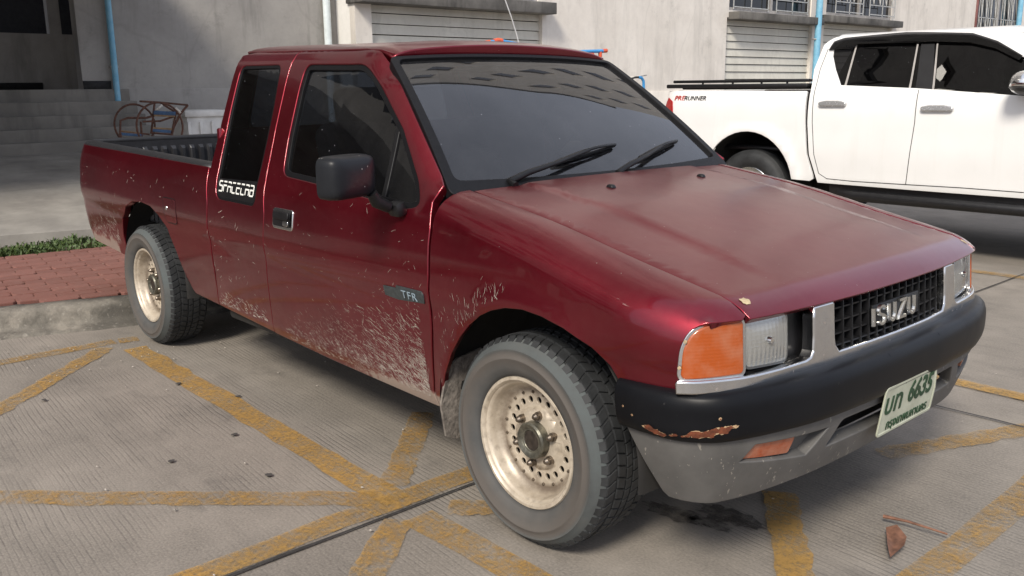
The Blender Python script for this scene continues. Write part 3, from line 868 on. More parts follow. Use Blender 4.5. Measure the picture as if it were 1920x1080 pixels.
# =================================================================== mirror, badge, decals
def mirror(sg):
    # housing: rounded rectangle facing forward, deepening to the back
    c = np.array([-.60, sg * .998, 1.088])
    V, F = [], []
    sec = [(.0185, .04), (.018, .3), (.0165, .55), (.0135, .75), (.008, .89), (-.002, .97), (-.016, 1.01), (-.040, 1.02), (-.065, 1.0), (-.070, .93)]
    n = 40
    yaw = math.radians(-sg * 20)
    for (dx, k) in sec:
        for j in range(n):
            a = 2 * math.pi * j / n
            ca, sa = math.cos(a), math.sin(a)
            e = .34
            py = .108 * k * np.sign(ca) * abs(ca) ** e; pz = .068 * k * np.sign(sa) * abs(sa) ** e
            X = dx * math.cos(yaw) - py * math.sin(yaw); Y = dx * math.sin(yaw) + py * math.cos(yaw)
            V.append(c + np.array([X, Y, pz]))
    for i in range(len(sec) - 1):
        for j in range(n): F.append((i * n + j, i * n + (j + 1) % n, (i + 1) * n + (j + 1) % n, (i + 1) * n + j))
    F.append(tuple(range(n))[::-1]); F.append(tuple(range((len(sec) - 1) * n, len(sec) * n)))
    bm = bmesh.new(); me = bpy.data.meshes.new('x'); me.from_pydata([tuple(v) for v in V], [], F); bm.from_mesh(me); bpy.data.meshes.remove(me)
    bmesh.ops.recalc_face_normals(bm, faces=bm.faces[:])
    h = from_bm('door_mirror', bm, MIRRORM, TRUCK, auto=.6)
    # stalk and foot
    tube('mirror_stalk', [(-.62, sg * .925, 1.030), (-.625, sg * .905, 1.000), (-.62, sg * .86, .978)], [.018, .022, .020], BLACK, h, 12)
    box('mirror_foot', (-.615, sg * .832, .970), (.07, .045, .05), BLACK, h, .016, rot=(math.radians(sg * -16), 0, 0))
def mirror_material():
    m = NT('glossy_black_housing')
    v = m.n('ShaderNodeTexVoronoi', Vector=m.pos(), Scale=42.0).outputs['Distance']
    s = m.math('MULTIPLY', m.math('LESS_THAN', v, .10), m.math('GREATER_THAN', m.noise(9, 2), .55))
    c = m.mix(s, m.mix(m.rng(m.noise(6, 4), .3, .7), (.009, .010, .012), (.016, .017, .02)), (.38, .36, .33))
    m.bsdf(Base_Color=c, Roughness=.38, Specular_IOR_Level=.2)
    return m.m
MIRRORM = mirror_material()
mirror(-1)

near_door = next(o for o in TRUCK.children if o.name == 'door')
near_quarter = next(o for o in TRUCK.children if o.name == 'quarter_panel')
fN = side_map(-1)
BADGE = plain('badge_grey', (.05, .06, .063), .45, .3, var=.3, scale=60)
BADGET = plain('badge_pale_print', (.24, .31, .36), .45, var=.2)
ODN = (0, -1, .25)
bdg = panel('badge', SP([(-.690, .700), (-.612, .702), (-.612, .712), (-.470, .714), (-.462, .705), (-.462, .676), (-.614, .664), (-.690, .668)]), fN, BADGE, near_door, ODN, off=.003, edge=.0015, flange=.003, bd=.02)
def side_frame(x, z, off=.004):
    s = S(x, z); p = fN(np.array([x]), np.array([s]))[0]; n = map_normal(fN, np.array([x]), np.array([s]), ODN)[0]
    ez = np.array([0, 0, 1.0]) - n * n[2]
    return p + n * off, (1, 0, 0), ez / np.linalg.norm(ez), n
p, ex, ey_, n_ = side_frame(-.538, .6895, .0052)
text_mesh('badge_text', 'TFR', .040, BADGET, near_door, frame_matrix(p, ex, ey_), .0008, xs=1.15, spacing=1.2)
# SPACECAB: segmented block letters on the black window band
SEG = {'S': [[(1, 1), (.1, 1), (0, .9), (0, .62), (.1, .55), (.9, .55), (1, .45), (1, .1), (.9, 0), (0, 0)]],
       'P': [[(.05, 1), (1, 1)], [(.02, 0), (.02, .62), (1, .62)]],
       'A': [[(.05, 1), (.85, 1), (1, .85)], [(0, 0), (0, .55), (1, .55), (1, 0)]],
       'C': [[(.05, 1), (1, 1)], [(0, .62), (0, .12), (.12, 0), (1, 0)]],
       'E': [[(.05, 1), (1, 1)], [(1, .55), (0, .55), (0, .1), (.1, 0), (1, 0)]],
       'B': [[(0, 1), (.9, 1), (1, .9), (1, .66), (.9, .58)], [(0, .55), (1, .55), (1, .1), (.9, 0), (0, 0), (0, .55)]]}
DECAL = plain('decal_white', (.70, .70, .66), .5, var=.08)
lx = -2.018
for ch in 'SPACECAB':
    p, ex, ey_, n_ = side_frame(lx, .922 + .0, -.0045)
    stroke_letter('decal_letter', SEG[ch], .031, .044, p, ex, ey_, n_, .0008, DECAL, near_quarter, .0072)
    lx += .0425

# =================================================================== wheels
def tyre_material(tread):
    m = NT('tyre_tread' if tread else 'tyre_sidewall')
    n = m.noise(10, 5, .6)
    if tread: c = m.mix(m.rng(n, .35, .7), (.012, .013, .014), (.03, .032, .034)); rr = .7
    else:
        c = m.mix(m.rng(n, .3, .7), (.050, .052, .052), (.082, .081, .078)); rr = .85
        oc_ = m.n('ShaderNodeSeparateXYZ', Vector=m.n('ShaderNodeTexCoord').outputs['Object']).outputs
        rad = m.math('SQRT', m.math('ADD', m.math('MULTIPLY', oc_[0], oc_[0]), m.math('MULTIPLY', oc_[2], oc_[2])))
        c = m.mix(m.math('MULTIPLY', m.rng(m.math('ADD', rad, m.rng(n, .3, .7, -.012, .012)), .215, .255), m.rng(rad, .292, .272)), c, (.085, .075, .066))
        c = m.mix(m.math('MULTIPLY', m.rng(rad, .280, .290), m.rng(n, .25, .6, .2, .9)), c, (.075, .088, .088))
        c = m.mix(m.rng(m.noise(4, 4), .5, .75, 0, .5), c, (.11, .10, .09))
        c = m.mix(m.math('MULTIPLY', m.rng(rad, .212, .203), .8), c, (.03, .03, .03))
    m.bsdf(Base_Color=c, Roughness=rr, Normal=m.bump(m.noise(90, 3), .12, .002))
    return m.m
TREAD, SIDEW = tyre_material(True), tyre_material(False)
def rim_material():
    m = NT('dirty_cream_alloy')
    n = m.noise(12, 6, .7); n2 = m.noise(40, 4)
    c = m.mix(m.rng(n, .32, .62), (.60, .53, .43), (.43, .37, .29))
    c = m.mix(m.math('MULTIPLY', m.rng(n2, .52, .72), .6), c, (.22, .18, .14))
    oc_ = m.n('ShaderNodeSeparateXYZ', Vector=m.n('ShaderNodeTexCoord').outputs['Object']).outputs
    rad = m.math('SQRT', m.math('ADD', m.math('MULTIPLY', oc_[0], oc_[0]), m.math('MULTIPLY', oc_[2], oc_[2])))
    dirt_shade = m.math('MULTIPLY', m.math('MULTIPLY', m.rng(rad, .138, .150), m.rng(rad, .180, .160)), m.rng(n, .25, .6, .35, .9))  # dirt ring that also paints in shade where the barrel meets the disc
    c = m.mix(dirt_shade, c, (.15, .115, .085))
    m.bsdf(Base_Color=c, Metallic=.25, Roughness=.42)
    return m.m
RIMM = rim_material()
HUBM = plain('stained_hub_metal', (.13, .125, .10), .42, .6, var=.5, scale=50, bump=.2)
BOLT = plain('bolt_steel', (.20, .17, .14), .35, .9, var=.3)
R_T = .326
RL = .200
def wheel_parts():
    P = {}
    # local frame: outer face towards -Y, lip plane at y = 0
    rim = [(RL + .004, .022), (RL + .005, .006), (RL + .001, -.001), (RL - .007, -.001), (RL - .012, .004), (RL - .0135, .010), (RL - .018, .013), (RL - .022, .020), (RL - .025, .034), (RL - .029, .044), (RL - .036, .051), (RL - .042, .056), (RL - .046, .0575)]
    P['rim'] = rim
    return P
def tyre_profile():
    return [(RL - .002, .016), (RL + .004, .004), (RL + .012, -.008), (RL + .035, -.019), (RL + .058, -.023), (RL + .060, -.0245), (RL + .063, -.0245), (RL + .065, -.0225), (RL + .084, -.018), (RL + .086, -.0195), (RL + .089, -.0192), (RL + .090, -.0165), (RL + .099, -.008), (RL + .107, .003), (RL + .112, .010), (R_T - .010, .016), (R_T - .010, .186), (RL + .108, .192), (RL + .096, .206), (RL + .060, .216), (RL + .012, .205), (RL - .002, .186)]
def build_wheel(name, x, sg, parent, label=None):
    y0 = .829
    rz = 0 if sg < 0 else math.pi
    loc = (x, sg * y0, R_T)
    w = lathe('wheel', wheel_parts()['rim'], RIMM, parent, 72, loc=loc, rot=(0, 0, rz), auto=.55)
    return w
def tread_mesh():
    V, F = [], []
    def blk(y0, y1, a0, a1, r0, r1, sk):
        n = 2; base = len(V)
        for r, sh in ((r0, 0.0), (r1, .0015)):
            for k in range(n + 1):
                for (yy, side) in ((y0 + sh, 0), (y1 - sh, 1)):
                    a = a0 + sh / r + (a1 - a0 - 2 * sh / r) * k / n + (sk if side else 0)
                    V.append((r * math.cos(a), yy, r * math.sin(a)))
        m = 2 * (n + 1)
        for k in range(n):
            F.append((base + m + 2 * k, base + m + 2 * k + 1, base + m + 2 * k + 3, base + m + 2 * k + 2))
            F.append((base + 2 * k, base + m + 2 * k, base + m + 2 * k + 2, base + 2 * k + 2))
            F.append((base + 2 * k + 1, base + 2 * k + 3, base + m + 2 * k + 3, base + m + 2 * k + 1))
        F.append((base, base + 1, base + m + 1, base + m)); F.append((base + m - 2, base + 2 * m - 2, base + 2 * m - 1, base + m - 1))
    N = 58
    ribs = [(.0165, .050, .07, 1.0), (.055, .086, -.045, 0.5), (.091, .113, .03, 0.0), (.118, .149, .045, .5), (.154, .187, -.07, 0.0)]
    for (a, b, sk, ph) in ribs:
        sh = abs(a - .0165) < 1e-6 or b > .18
        for k in range(N):
            t0 = 2 * math.pi * (k + ph) / N; g = .10 if not sh else .16
            blk(a, b, t0, t0 + 2 * math.pi / N * (1 - g), R_T - .011, R_T - (.0025 if sh else 0), sk * .6)
    # shoulder lugs
    for k in range(N):
        for (ya, yb, ra) in ((.004, .0160, RL + .102), (.199, .1875, RL + .102)):
            t0 = 2 * math.pi * k / N; t1 = t0 + 2 * math.pi / N * .72; b = len(V)
            for t in (t0, t1):
                for (yy, rr) in ((ya, ra), (ya + (.0015 if ya < .1 else -.0015) - (.004 if ya < .1 else -.004), ra + .003), (yb, R_T - .004), (yb, R_T - .012)):
                    V.append((rr * math.cos(t), yy, rr * math.sin(t)))
            for q in range(3): F.append((b + q, b + q + 1, b + q + 5, b + q + 4))
            F.append((b, b + 1, b + 2, b + 3)); F.append((b + 7, b + 6, b + 5, b + 4))
    return V, F
disc_out = [((RL - .045) * math.cos(a), (RL - .045) * math.sin(a)) for a in np.linspace(0, 2 * math.pi, 64, endpoint=False)]
NH = 20
disc_holes = [[(.1195 * math.cos(b) + .0115 * math.cos(a), .1195 * math.sin(b) + .0115 * math.sin(a)) for a in np.linspace(0, 2 * math.pi, 12, endpoint=False)] for b in np.linspace(0, 2 * math.pi, NH, endpoint=False)]
def disc_map(u, v):
    u = np.asarray(u, float); v = np.asarray(v, float); r = np.hypot(u, v)
    y = .0575 + .004 * sm(.154, .146, r) - .011 * sm(.101, .093, r) - .003 * np.exp(-((r - .1440) / .006) ** 2)
    return np.stack([u, y, v], -1)
WHEELS = []
WPROTO = {}
for i, (x, sg) in enumerate(((0, -1), (-3.025, -1), (0, 1), (-3.025, 1))):
    loc = Vector((x, sg * .829, R_T)); rz = 0 if sg < 0 else math.pi
    rot = (0, [0.0, .55, .2, .9][i] if sg < 0 else .3, rz)
    if i == 0:
        w = lathe('wheel', wheel_parts()['rim'], RIMM, TRUCK, 72, loc=loc, rot=rot, auto=.55)
        WPROTO['wheel'] = w
        T = Matrix.LocRotScale(loc, __import__('mathutils').Euler(rot), None)
        sub = []
        sub.append(lathe('tyre', tyre_profile(), SIDEW, w, 96, loc=loc, rot=rot, auto=.9))
        for k in (RL + .052, RL + .093):
            pass
        V, F = tread_mesh(); sub.append(mesh('tread', V, F, TREAD, w, loc=loc, rot=rot))
        sub.append(lathe('tread_base', [(R_T - .0100, .016), (R_T - .0060, .03), (R_T - .0060, .17), (R_T - .0100, .186)], TREAD, w, 72, loc=loc, rot=rot))
        pd = panel('wheel_disc', disc_out, disc_map, RIMM, w, (0, -1, 0), holes=disc_holes, step=.03, edge=.0012, flange=.006, bd=.012)
        pd.location = loc; pd.rotation_euler = rot; WM[pd.name] = T; sub.append(pd)
        sub.append(lathe('disc_back', [(RL - .04, .085), (.02, .085)], CHASSIS, w, 40, loc=loc, rot=rot))
        sub.append(lathe('hub_cap', [(0, .030), (.031, .030), (.033, .027), (.037, .027), (.041, .024), (.052, .020), (.0565, .026), (.058, .076)], HUBM, w, 40, loc=loc, rot=rot, auto=.5))
        sub.append(lathe('hub_emblem', [(0, .0285), (.030, .0285), (.031, .0305)], plain('hub_emblem_dark', (.04, .032, .026), .5, .3, var=.6, scale=70), w, 30, loc=loc, rot=rot))
        parts = []
        for k in range(6):
            a = 2 * math.pi * (k + .35) / 6; c = Vector((.078 * math.cos(a), .044, .078 * math.sin(a)))
            o = lathe('lug_nut', [(0, -.020), (.006, -.019), (.0105, -.012), (.0105, -.002), (.0135, -.002), (.0135, .014)], BOLT, w, 6 if False else 14, auto=.4)
            o.location = T @ c; o.rotation_euler = rot; WM[o.name] = Matrix.LocRotScale(o.location, o.rotation_euler, None); parts.append((o, c))
        for k in range(NH):
            a = 2 * math.pi * (k + .5) / NH; c = Vector((.1435 * math.cos(a), .0580, .1435 * math.sin(a)))
            if k == 0: o = rv = lathe('rivet', [(0, -.005), (.003, -.0045), (.0048, -.001), (.005, .006)], BOLT, w, 10)
            else: o = again(rv, parent=w)
            o.location = T @ c; o.rotation_euler = rot; parts.append((o, c))
        WPROTO['sub'] = sub; WPROTO['parts'] = parts
    else:
        w = again(WPROTO['wheel'], loc=loc, rot=rot, parent=TRUCK)
        T = Matrix.LocRotScale(loc, __import__('mathutils').Euler(rot), None)
        WM[w.name] = T
        for s_ in WPROTO['sub']: again(s_, loc=loc, rot=rot, parent=w)
        for (o, c) in WPROTO['parts']: again(o, loc=T @ c, rot=rot, parent=w)
# mud flaps
FLAP = plain('mud_caked_flap', (.17, .15, .13), .95, var=.5, scale=45, bump=.9, bscale=70)
for x, sg in ((-.425, -1), (-.425, 1), (-3.40, -1), (-3.40, 1)):
    bm = bmesh.new(); 
    V = []
    sh = [(-.655, .50), (-.76, .485), (-.805, .455), (-.818, .33), (-.800, .215), (-.755, .195), (-.66, .20)]
    for dx in (-.004, .006):
        for (yy, zz) in sh: V.append((x + dx + (.02 if zz > .45 else 0), -sg * yy, zz))
    n = len(sh); F = [tuple(range(n)), tuple(range(2 * n - 1, n - 1, -1))] + [(i, (i + 1) % n, n + (i + 1) % n, n + i) for i in range(n)]
    if x > -1 or True: mesh('mud_flap', V, F, FLAP, TRUCK)

# =================================================================== bed, tailgate, underside, cabin
LINER = plain('black_bed_liner', (.016, .016, .018), .45, var=.2)
def rz_(x): return float(rake(x))
# rail caps
for sg in (-1, 1):
    V, F = [], []
    xs = np.linspace(-4.06, -2.175, 20)
    sec = [(.792, -.048), (.796, -.040), (.793, -.006), (.780, .006), (.735, .010), (.700, .004), (.692, -.01), (.690, -.06)]
    for x in xs:
        q = max(0, (-3.93 - x) / .13); dy = -.05 * q ** 2.4
        for (yy, zz) in sec: V.append((x, sg * (yy + dy), .995 + rz_(x) + zz))
    n = len(sec)
    for i in range(len(xs) - 1):
        for k in range(n - 1): F.append((i * n + k, i * n + k + 1, (i + 1) * n + k + 1, (i + 1) * n + k))
    F.append(tuple(range(n))); F.append(tuple(range((len(xs) - 1) * n, len(xs) * n)))
    me = mesh('bed_rail', V, F, LINER, TRUCK, smooth=True)
    # ribbed liner wall
    V, F = [], []
    xs = np.linspace(-4.0, -2.23, 178)
    for x in xs:
        ph = (x + 4.0) / .063 * 2 * math.pi
        d = .016 * float(sm(-.25, .25, math.cos(ph)))
        for (zz, k) in ((-.055, 0), (-.085, 0), (-.105, 1), (-.40, 1)): V.append((x, sg * (.690 - d * k), .995 + rz_(x) + zz))
    for i in range(len(xs) - 1):
        for k in range(3): F.append((i * 4 + k, i * 4 + k + 1, (i + 1) * 4 + k + 1, (i + 1) * 4 + k))
    mesh('liner_wall', V, F, LINER, TRUCK, smooth=False)
mesh('bed_floor', [(-4.02, -.70, .66), (-2.2, -.70, .62), (-2.2, .70, .62), (-4.02, .70, .66)], [(0, 1, 2, 3)], LINER, TRUCK)
box('bed_front_wall', (-2.205, 0, .83), (.03, 1.40, .40), LINER, TRUCK, .006)
tg = box('tailgate', (-4.03, 0, .82), (.05, 1.50, .46), PAINT, TRUCK, .02)
box('tailgate_cap', (-4.03, 0, 1.058), (.07, 1.46, .03), LINER, tg, .01)
V, F = [], []
ys_ = np.linspace(-.69, .69, 220)
for y in ys_:
    d = .018 * float(sm(-.3, .3, math.cos(y / .0605 * 2 * math.pi)))
    for (zz, k) in ((1.048, 0), (1.012, 0), (.992, 1), (.70, 1)): V.append((-3.990 + d * k, y, zz))
for i in range(len(ys_) - 1):
    for k in range(3): F.append((i * 4 + k, i * 4 + k + 1, (i + 1) * 4 + k + 1, (i + 1) * 4 + k))
mesh('tailgate_liner', V, F, LINER, tg)
box('tailgate_handle', (-4.058, 0, .90), (.02, .18, .07), BLACK, tg, .008)
for sg in (-1, 1):
    t = box('tail_lamp', (-3.985, sg * .775, .80), (.07, .05, .27), REDLENS, TRUCK, .014)
    box('reverse_lens', (-3.987, sg * .775, .70), (.074, .052, .06), plain('reverse_white', (.6, .6, .58), .3), t, .01)
box('rear_bumper', (-4.03, 0, .50), (.12, 1.40, .14), BUMPER, TRUCK, .025)
# back wall of the cab, floor pans and frame
box('cab_back_wall', (-2.155, 0, .86), (.03, 1.50, .66), PAINT, TRUCK, .01)
bwo = [(-.60, 1.18), (.60, 1.18), (.52, 1.485), (-.52, 1.485)]
bwall = [(-.74, 1.16), (.74, 1.16), (.60, 1.50), (-.60, 1.50)]
bmapf = lambda u, v: np.stack([-2.165 + 0 * np.asarray(u, float), np.asarray(u, float), np.asarray(v, float)], -1)
rw = panel('cab_back_frame', bwall, bmapf, PAINT, TRUCK, (-1, 0, 0), holes=[rpoly(bwo, .05)])
panel('rear_window', inset(rpoly(bwo, .05), -.004), bmapf, GLASS_S, rw, (-1, 0, 0), off=-.005, edge=0, flange=0)
box('cab_floor', (-1.28, 0, .39), (1.75, 1.50, .05), CHASSIS, TRUCK, .01)
for sg in (-1, 1):
    box('frame_rail', (-1.75, sg * .40, .40), (4.3, .07, .13), CHASSIS, TRUCK, .012)
    box('sill_box', (-1.32, sg * .72, .345), (1.65, .10, .09), CHASSIS, TRUCK, .02)
box('engine_bay_floor', (.10, 0, .42), (1.05, .86, .10), CHASSIS, TRUCK, .02)
box('firewall', (-.44, 0, .72), (.04, 1.44, .60), CHASSIS, TRUCK, .01)
box('radiator_support', (.60, 0, .60), (.05, 1.30, .36), CHASSIS, TRUCK, .01)
for sg in (-1, 1): box('engine_bay_side', (.05, sg * .46, .60), (.95, .03, .36), CHASSIS, TRUCK, .006)
tube('rear_axle', [(-3.025, -.66, R_T), (-3.025, -.1, R_T), (-3.025, .1, R_T), (-3.025, .66, R_T)], [.04, .05, .05, .04], CHASSIS, TRUCK, 12)
lathe('differential', [(0, -.13), (.08, -.11), (.12, 0), (.08, .11), (0, .13)], CHASSIS, TRUCK, 24, loc=(-3.025, 0, R_T))
tube('front_axle', [(0, -.66, .30), (.02, -.3, .27), (.02, .3, .27), (0, .66, .30)], .035, CHASSIS, TRUCK, 10)
tube('prop_shaft', [(-2.9, 0, .34), (-.6, 0, .42)], .035, CHASSIS, TRUCK, 10)
tube('exhaust_pipe', [(-.3, .25, .36), (-2.4, .28, .36), (-3.7, .45, .40)], .028, CHASSIS, TRUCK, 10)
box('fuel_tank', (-1.9, -.48, .40), (.8, .26, .22), CHASSIS, TRUCK, .04)
# cabin
DASH = box('dashboard', (-.56, 0, .88), (.34, 1.36, .24), DARKIN, TRUCK, .06, seg=3)
def seat(y):
    bm = bmesh.new()
    bm_box(bm, (-1.15, y, .66), (.50, .48, .16), None, .05, 3)
    s = from_bm('seat', bm, SEATM, TRUCK, auto=.8)
    bm = bmesh.new(); bm_box(bm, (-1.42, y, .95), (.14, .47, .56), Matrix.Rotation(math.radians(-14), 3, 'Y'), .05, 3); from_bm('backrest', bm, SEATM, s, auto=.8)
    bm = bmesh.new(); bm_box(bm, (-1.505, y, 1.28), (.10, .25, .17), Matrix.Rotation(math.radians(-10), 3, 'Y'), .035, 3); from_bm('headrest', bm, SEATM, s, auto=.8)
for y in (-.38, .38): seat(y)
cxs = [(-.80 + .07 * math.sin(a) * .5, -.37 + .185 * math.cos(a), .98 + .165 * math.sin(a)) for a in np.linspace(0, 2 * math.pi, 28, endpoint=False)]
st = tube('steering_wheel', cxs, .013, BLACK, TRUCK, 8, closed=True)
box('steering_hub', (-.79, -.37, .98), (.04, .12, .09), BLACK, st, .015)
for sg in (-1, 1): box('door_card', (-1.05, sg * .735, .68), (1.1, .03, .58), DARKIN, TRUCK, .01)
mesh('headlining', [(-2.14, -.54, 1.475), (-1.03, -.54, 1.45), (-1.03, .54, 1.45), (-2.14, .54, 1.475)], [(0, 1, 2, 3)], DARKIN, TRUCK)

# =================================================================== mud thrown up along the side
MUD = NT('dried_mud')
_p = MUD.bsdf(Base_Color=MUD.mix(MUD.rng(MUD.noise(60, 4), .3, .7), (.38, .33, .285), (.50, .44, .385)), Roughness=.95)
_x = MUD.n('ShaderNodeMixShader'); MUD.set(_x.inputs[0], MUD.rng(MUD.noise(45, 4, .7), .30, .60, .35, 1.0)); MUD.set(_x.inputs[1], MUD.n('ShaderNodeBsdfTransparent').outputs[0]); MUD.set(_x.inputs[2], _p.outputs[0])
MUD.t.links.new(_x.outputs[0], MUD.out.inputs[0]); MUD = MUD.m
def mud(fmap, conv, specs, name, parent, ob):
    V, F = [], []
    for (x, z, ang, ln, w) in specs:
        n = 4; b = len(V)
        cv = random.gauss(0, .14)
        for k in range(n + 1):
            t = k / n
            a = ang + cv * (t - .5)
            px, pz = x + math.cos(a) * ln * t, z + math.sin(a) * ln * t
            ww = w * (0.35 + .65 * math.sin(math.pi * min(1, t * .9 + .08))) if random.random() < .9 else w
            V.append((px - math.sin(a) * ww, pz + math.cos(a) * ww)); V.append((px + math.sin(a) * ww, pz - math.cos(a) * ww))
        for k in range(n): F.append((b + 2 * k, b + 2 * k + 1, b + 2 * k + 3, b + 2 * k + 2))
    V = np.array(V)
    vv = np.array([conv(x, z) for x, z in V])
    P = fmap(V[:, 0], vv); N = map_normal(fmap, V[:, 0], vv, (0, -1, .25))
    o = mesh(name, P + N * .0022, F, MUD, parent); return tag(o, kind='stuff')
specs = []
def fleck(x, z, a, l0=.01, l1=.04, w0=.0003, w1=.0009): specs.append((x, z, math.radians(a), random.uniform(l0, l1), random.uniform(w0, w1)))
for _ in range(7000):      # fan behind the front wheel, across the door
    t = random.random() ** 1.35
    x = -.495 - 1.05 * t
    z = .345 + abs(random.gauss(0, .40)) * (.32 * (1 - t) ** .9 + .05) + .02 * t
    if z > .70 or x < -1.60 or random.random() < (z - .33) * 1.4 or random.random() < t * 1.1: continue
    cl = math.sin(x * 31 + 9 * math.sin(z * 23)) * math.sin(z * 47 + x * 13)
    if cl < -.25 and random.random() < .7: continue
    a = random.gauss(158 - 6 * t, 9)
    if random.random() < .10: a = random.uniform(60, 140)
    k = 1.1 - .5 * t
    fleck(x, z, a, .002 if random.random() < .5 else .010, .010 if random.random() < .45 else .040 * k, .0002, .00055 * k)
for _ in range(60):        # heavier dribbles close to the wheel
    fleck(random.uniform(-.85, -.50), random.uniform(.37, .60), random.gauss(154, 12), .02, .055, .0004, .0010)
for _ in range(55):       # scattered ones higher on the door
    fleck(random.uniform(-1.56, -.47), random.uniform(.55, .98) ** 1.0, random.gauss(25 if random.random() < .6 else 160, 22), .005, .03, .0002, .0006)
for _ in range(420):       # mud creeping up from the sill
    fleck(-.50 - 1.0 * random.random() ** 1.6, .335 + random.random() ** 2.2 * .07, random.gauss(162, 16), .006, .026, .0003, .0010)
mud(fN, S, specs, 'mud_splatter', near_door, None)
specs = []
for _ in range(36):
    x = random.uniform(-2.14, -1.66); z = random.uniform(.40, .84)
    specs.append((x, z, math.radians(random.gauss(25, 30)), random.uniform(.008, .03), random.uniform(.0005, .001)))
for _ in range(120):
    x = random.uniform(-2.14, -1.66); z = .375 + random.random() ** 2 * .06
    specs.append((x, z, math.radians(random.gauss(160, 20)), random.uniform(.01, .03), random.uniform(.0006, .0016)))
mud(fN, S, specs, 'mud_splatter', near_quarter, None)
near_bed = next(o for o in TRUCK.children if o.name == 'bed_side')
specs = []
for _ in range(300):       # behind the rear wheel
    t = random.random() ** 1.4
    x = -3.40 - .50 * t; z = .50 + abs(random.gauss(0, .5)) * .17 * (1 - .5 * t) + .03 * t
    if z < .44 + .0 or z > .72: continue
    specs.append((x, z, math.radians(random.gauss(135, 18)), random.uniform(.008, .04), random.uniform(.0003, .0009)))
for _ in range(28):
    x = random.uniform(-3.95, -2.2); z = random.uniform(.72, .97)
    specs.append((x, z, math.radians(random.gauss(25, 40)), random.uniform(.008, .03), random.uniform(.0005, .0012)))
mud(fN, S, specs, 'mud_splatter', near_bed, None)
near_fender = next(o for o in TRUCK.children if o.name == 'front_fender')
specs = []
for _ in range(90):       # upward streaks ahead of the door gap
    x = random.uniform(-.42, -.06)
    zt = float(np.interp(-x, [-q[0] for q in ARCH_F], [q[1] for q in ARCH_F])) + .01
    z = zt + abs(random.gauss(0, .08)) * (1.1 if x < -.25 else .45)
    if z > .80: continue
    fleck(x, z, random.gauss(96, 22), .006, .035, .0002, .0006)
mud(fender_map(-1), lambda x, z: z, specs, 'mud_splatter', near_fender, None)

# =================================================================== setting: ground
GROT = math.radians(4)
def concrete_nodes(m, light=(.262, .233, .199), dark=(.130, .116, .099)):
    """worn, broom-finished concrete: returns colour and bump height"""
    v = m.mapv((1, 1, 1), (0, 0, GROT))
    sv = m.n('ShaderNodeSeparateXYZ', Vector=v).outputs
    big = m.noise(.9, 5, .6); mid = m.noise(5, 6, .65); fine = m.noise(120, 3, .6)
    col = m.mix(m.rng(big, .35, .66), dark, light)
    col = m.mix(m.math('MULTIPLY', m.rng(mid, .35, .7), .5), col, tuple(q * .72 for q in dark))
    col = m.mix(m.math('MULTIPLY', m.rng(fine, .3, .75), .55), col, tuple(min(1, q * 1.35) for q in light))
    # broom grooves run along X
    wob = m.noise(3.0, 3)
    ph = m.math('ADD', m.math('MULTIPLY', sv[1], 330.0), m.math('MULTIPLY', wob, 7.0))
    g = m.math('SINE', ph)
    jit = m.noise(1.0, 4, .7, vec=m.mapv((2.0, 75, 1), (0, 0, GROT)))
    patch = m.rng(m.noise(1.1, 4, .6, vec=m.mapv((1, 1, 1), (0, 0, 0), (7, 3, 0))), .42, .66, .08, 1.0)
    gm = m.math('MULTIPLY', m.rng(m.math('ADD', g, m.rng(jit, .2, .8, -1.2, 1.2)), .35, 1.5), patch)
    col = m.mix(m.math('MULTIPLY', gm, .45), col, (.055, .048, .043))
    # tyre scuffs along the bays
    tr = m.rng(m.noise(1.0, 5, .6, vec=m.mapv((.35, 3.2, 1), (0, 0, -.05), (1, 4, 0))), .55, .72)
    col = m.mix(m.math('MULTIPLY', tr, .4), col, (.085, .076, .066))
    # blotches
    sp = m.rng(m.noise(26, 4, .7), .70, .78)
    col = m.mix(m.math('MULTIPLY', sp, .35), col, (.33, .305, .275))
    ds = m.rng(m.noise(1.9, 6, .72, vec=m.mapv((1, 1.6, 1), (0, 0, .3), (3, 9, 0))), .56, .70)
    col = m.mix(m.math('MULTIPLY', ds, .45), col, (.07, .064, .058))
    h = m.math('SUBTRACT', m.math('MULTIPLY', fine, .5), m.math('MULTIPLY', gm, 1.2))
    return col, h
def ground_material():
    m = NT('broomed_concrete'); c, h = concrete_nodes(m)
    m.bsdf(Base_Color=c, Roughness=.86, Normal=m.bump(h, .5, .004)); return m.m
GROUND = ground_material()
def yellow_material():
    m = NT('worn_yellow_paint')
    n = m.noise(7, 6, .75); n2 = m.noise(60, 5, .7)
    y = m.mix(m.rng(n, .35, .65), (.36, .205, .052), (.43, .265, .080))
    y = m.mix(m.math('MULTIPLY', m.rng(m.noise(2.4, 5, .6), .4, .65), .5), y, (.26, .16, .05))
    wear = m.math('ADD', m.math('MULTIPLY', n2, .55), m.math('MULTIPLY', n, .55))
    st = m.noise(1.0, 3, .6, vec=m.mapv((3, 90, 1), (0, 0, GROT)))
    wear = m.math('ADD', wear, m.math('MULTIPLY', st, .18))
    orr = m.n('ShaderNodeObjectInfo').outputs['Random']
    wear = m.math('ADD', wear, m.rng(orr, 0, 1, -.04, .09))
    a = m.rng(wear, .54, .80, .06, .95)
    p = m.bsdf(Base_Color=y, Roughness=.75, Normal=m.bump(m.noise(140, 3), .3, .002))
    t = m.n('ShaderNodeBsdfTransparent').outputs[0]
    x = m.n('ShaderNodeMixShader'); m.set(x.inputs[0], a); m.set(x.inputs[1], p.outputs[0]); m.set(x.inputs[2], t)
    m.t.links.new(x.outputs[0], m.out.inputs[0]); return m.m
YELLOW = yellow_material()
DARKJ = plain('joint_tar', (.03, .028, .026), .9, var=.4, scale=30)
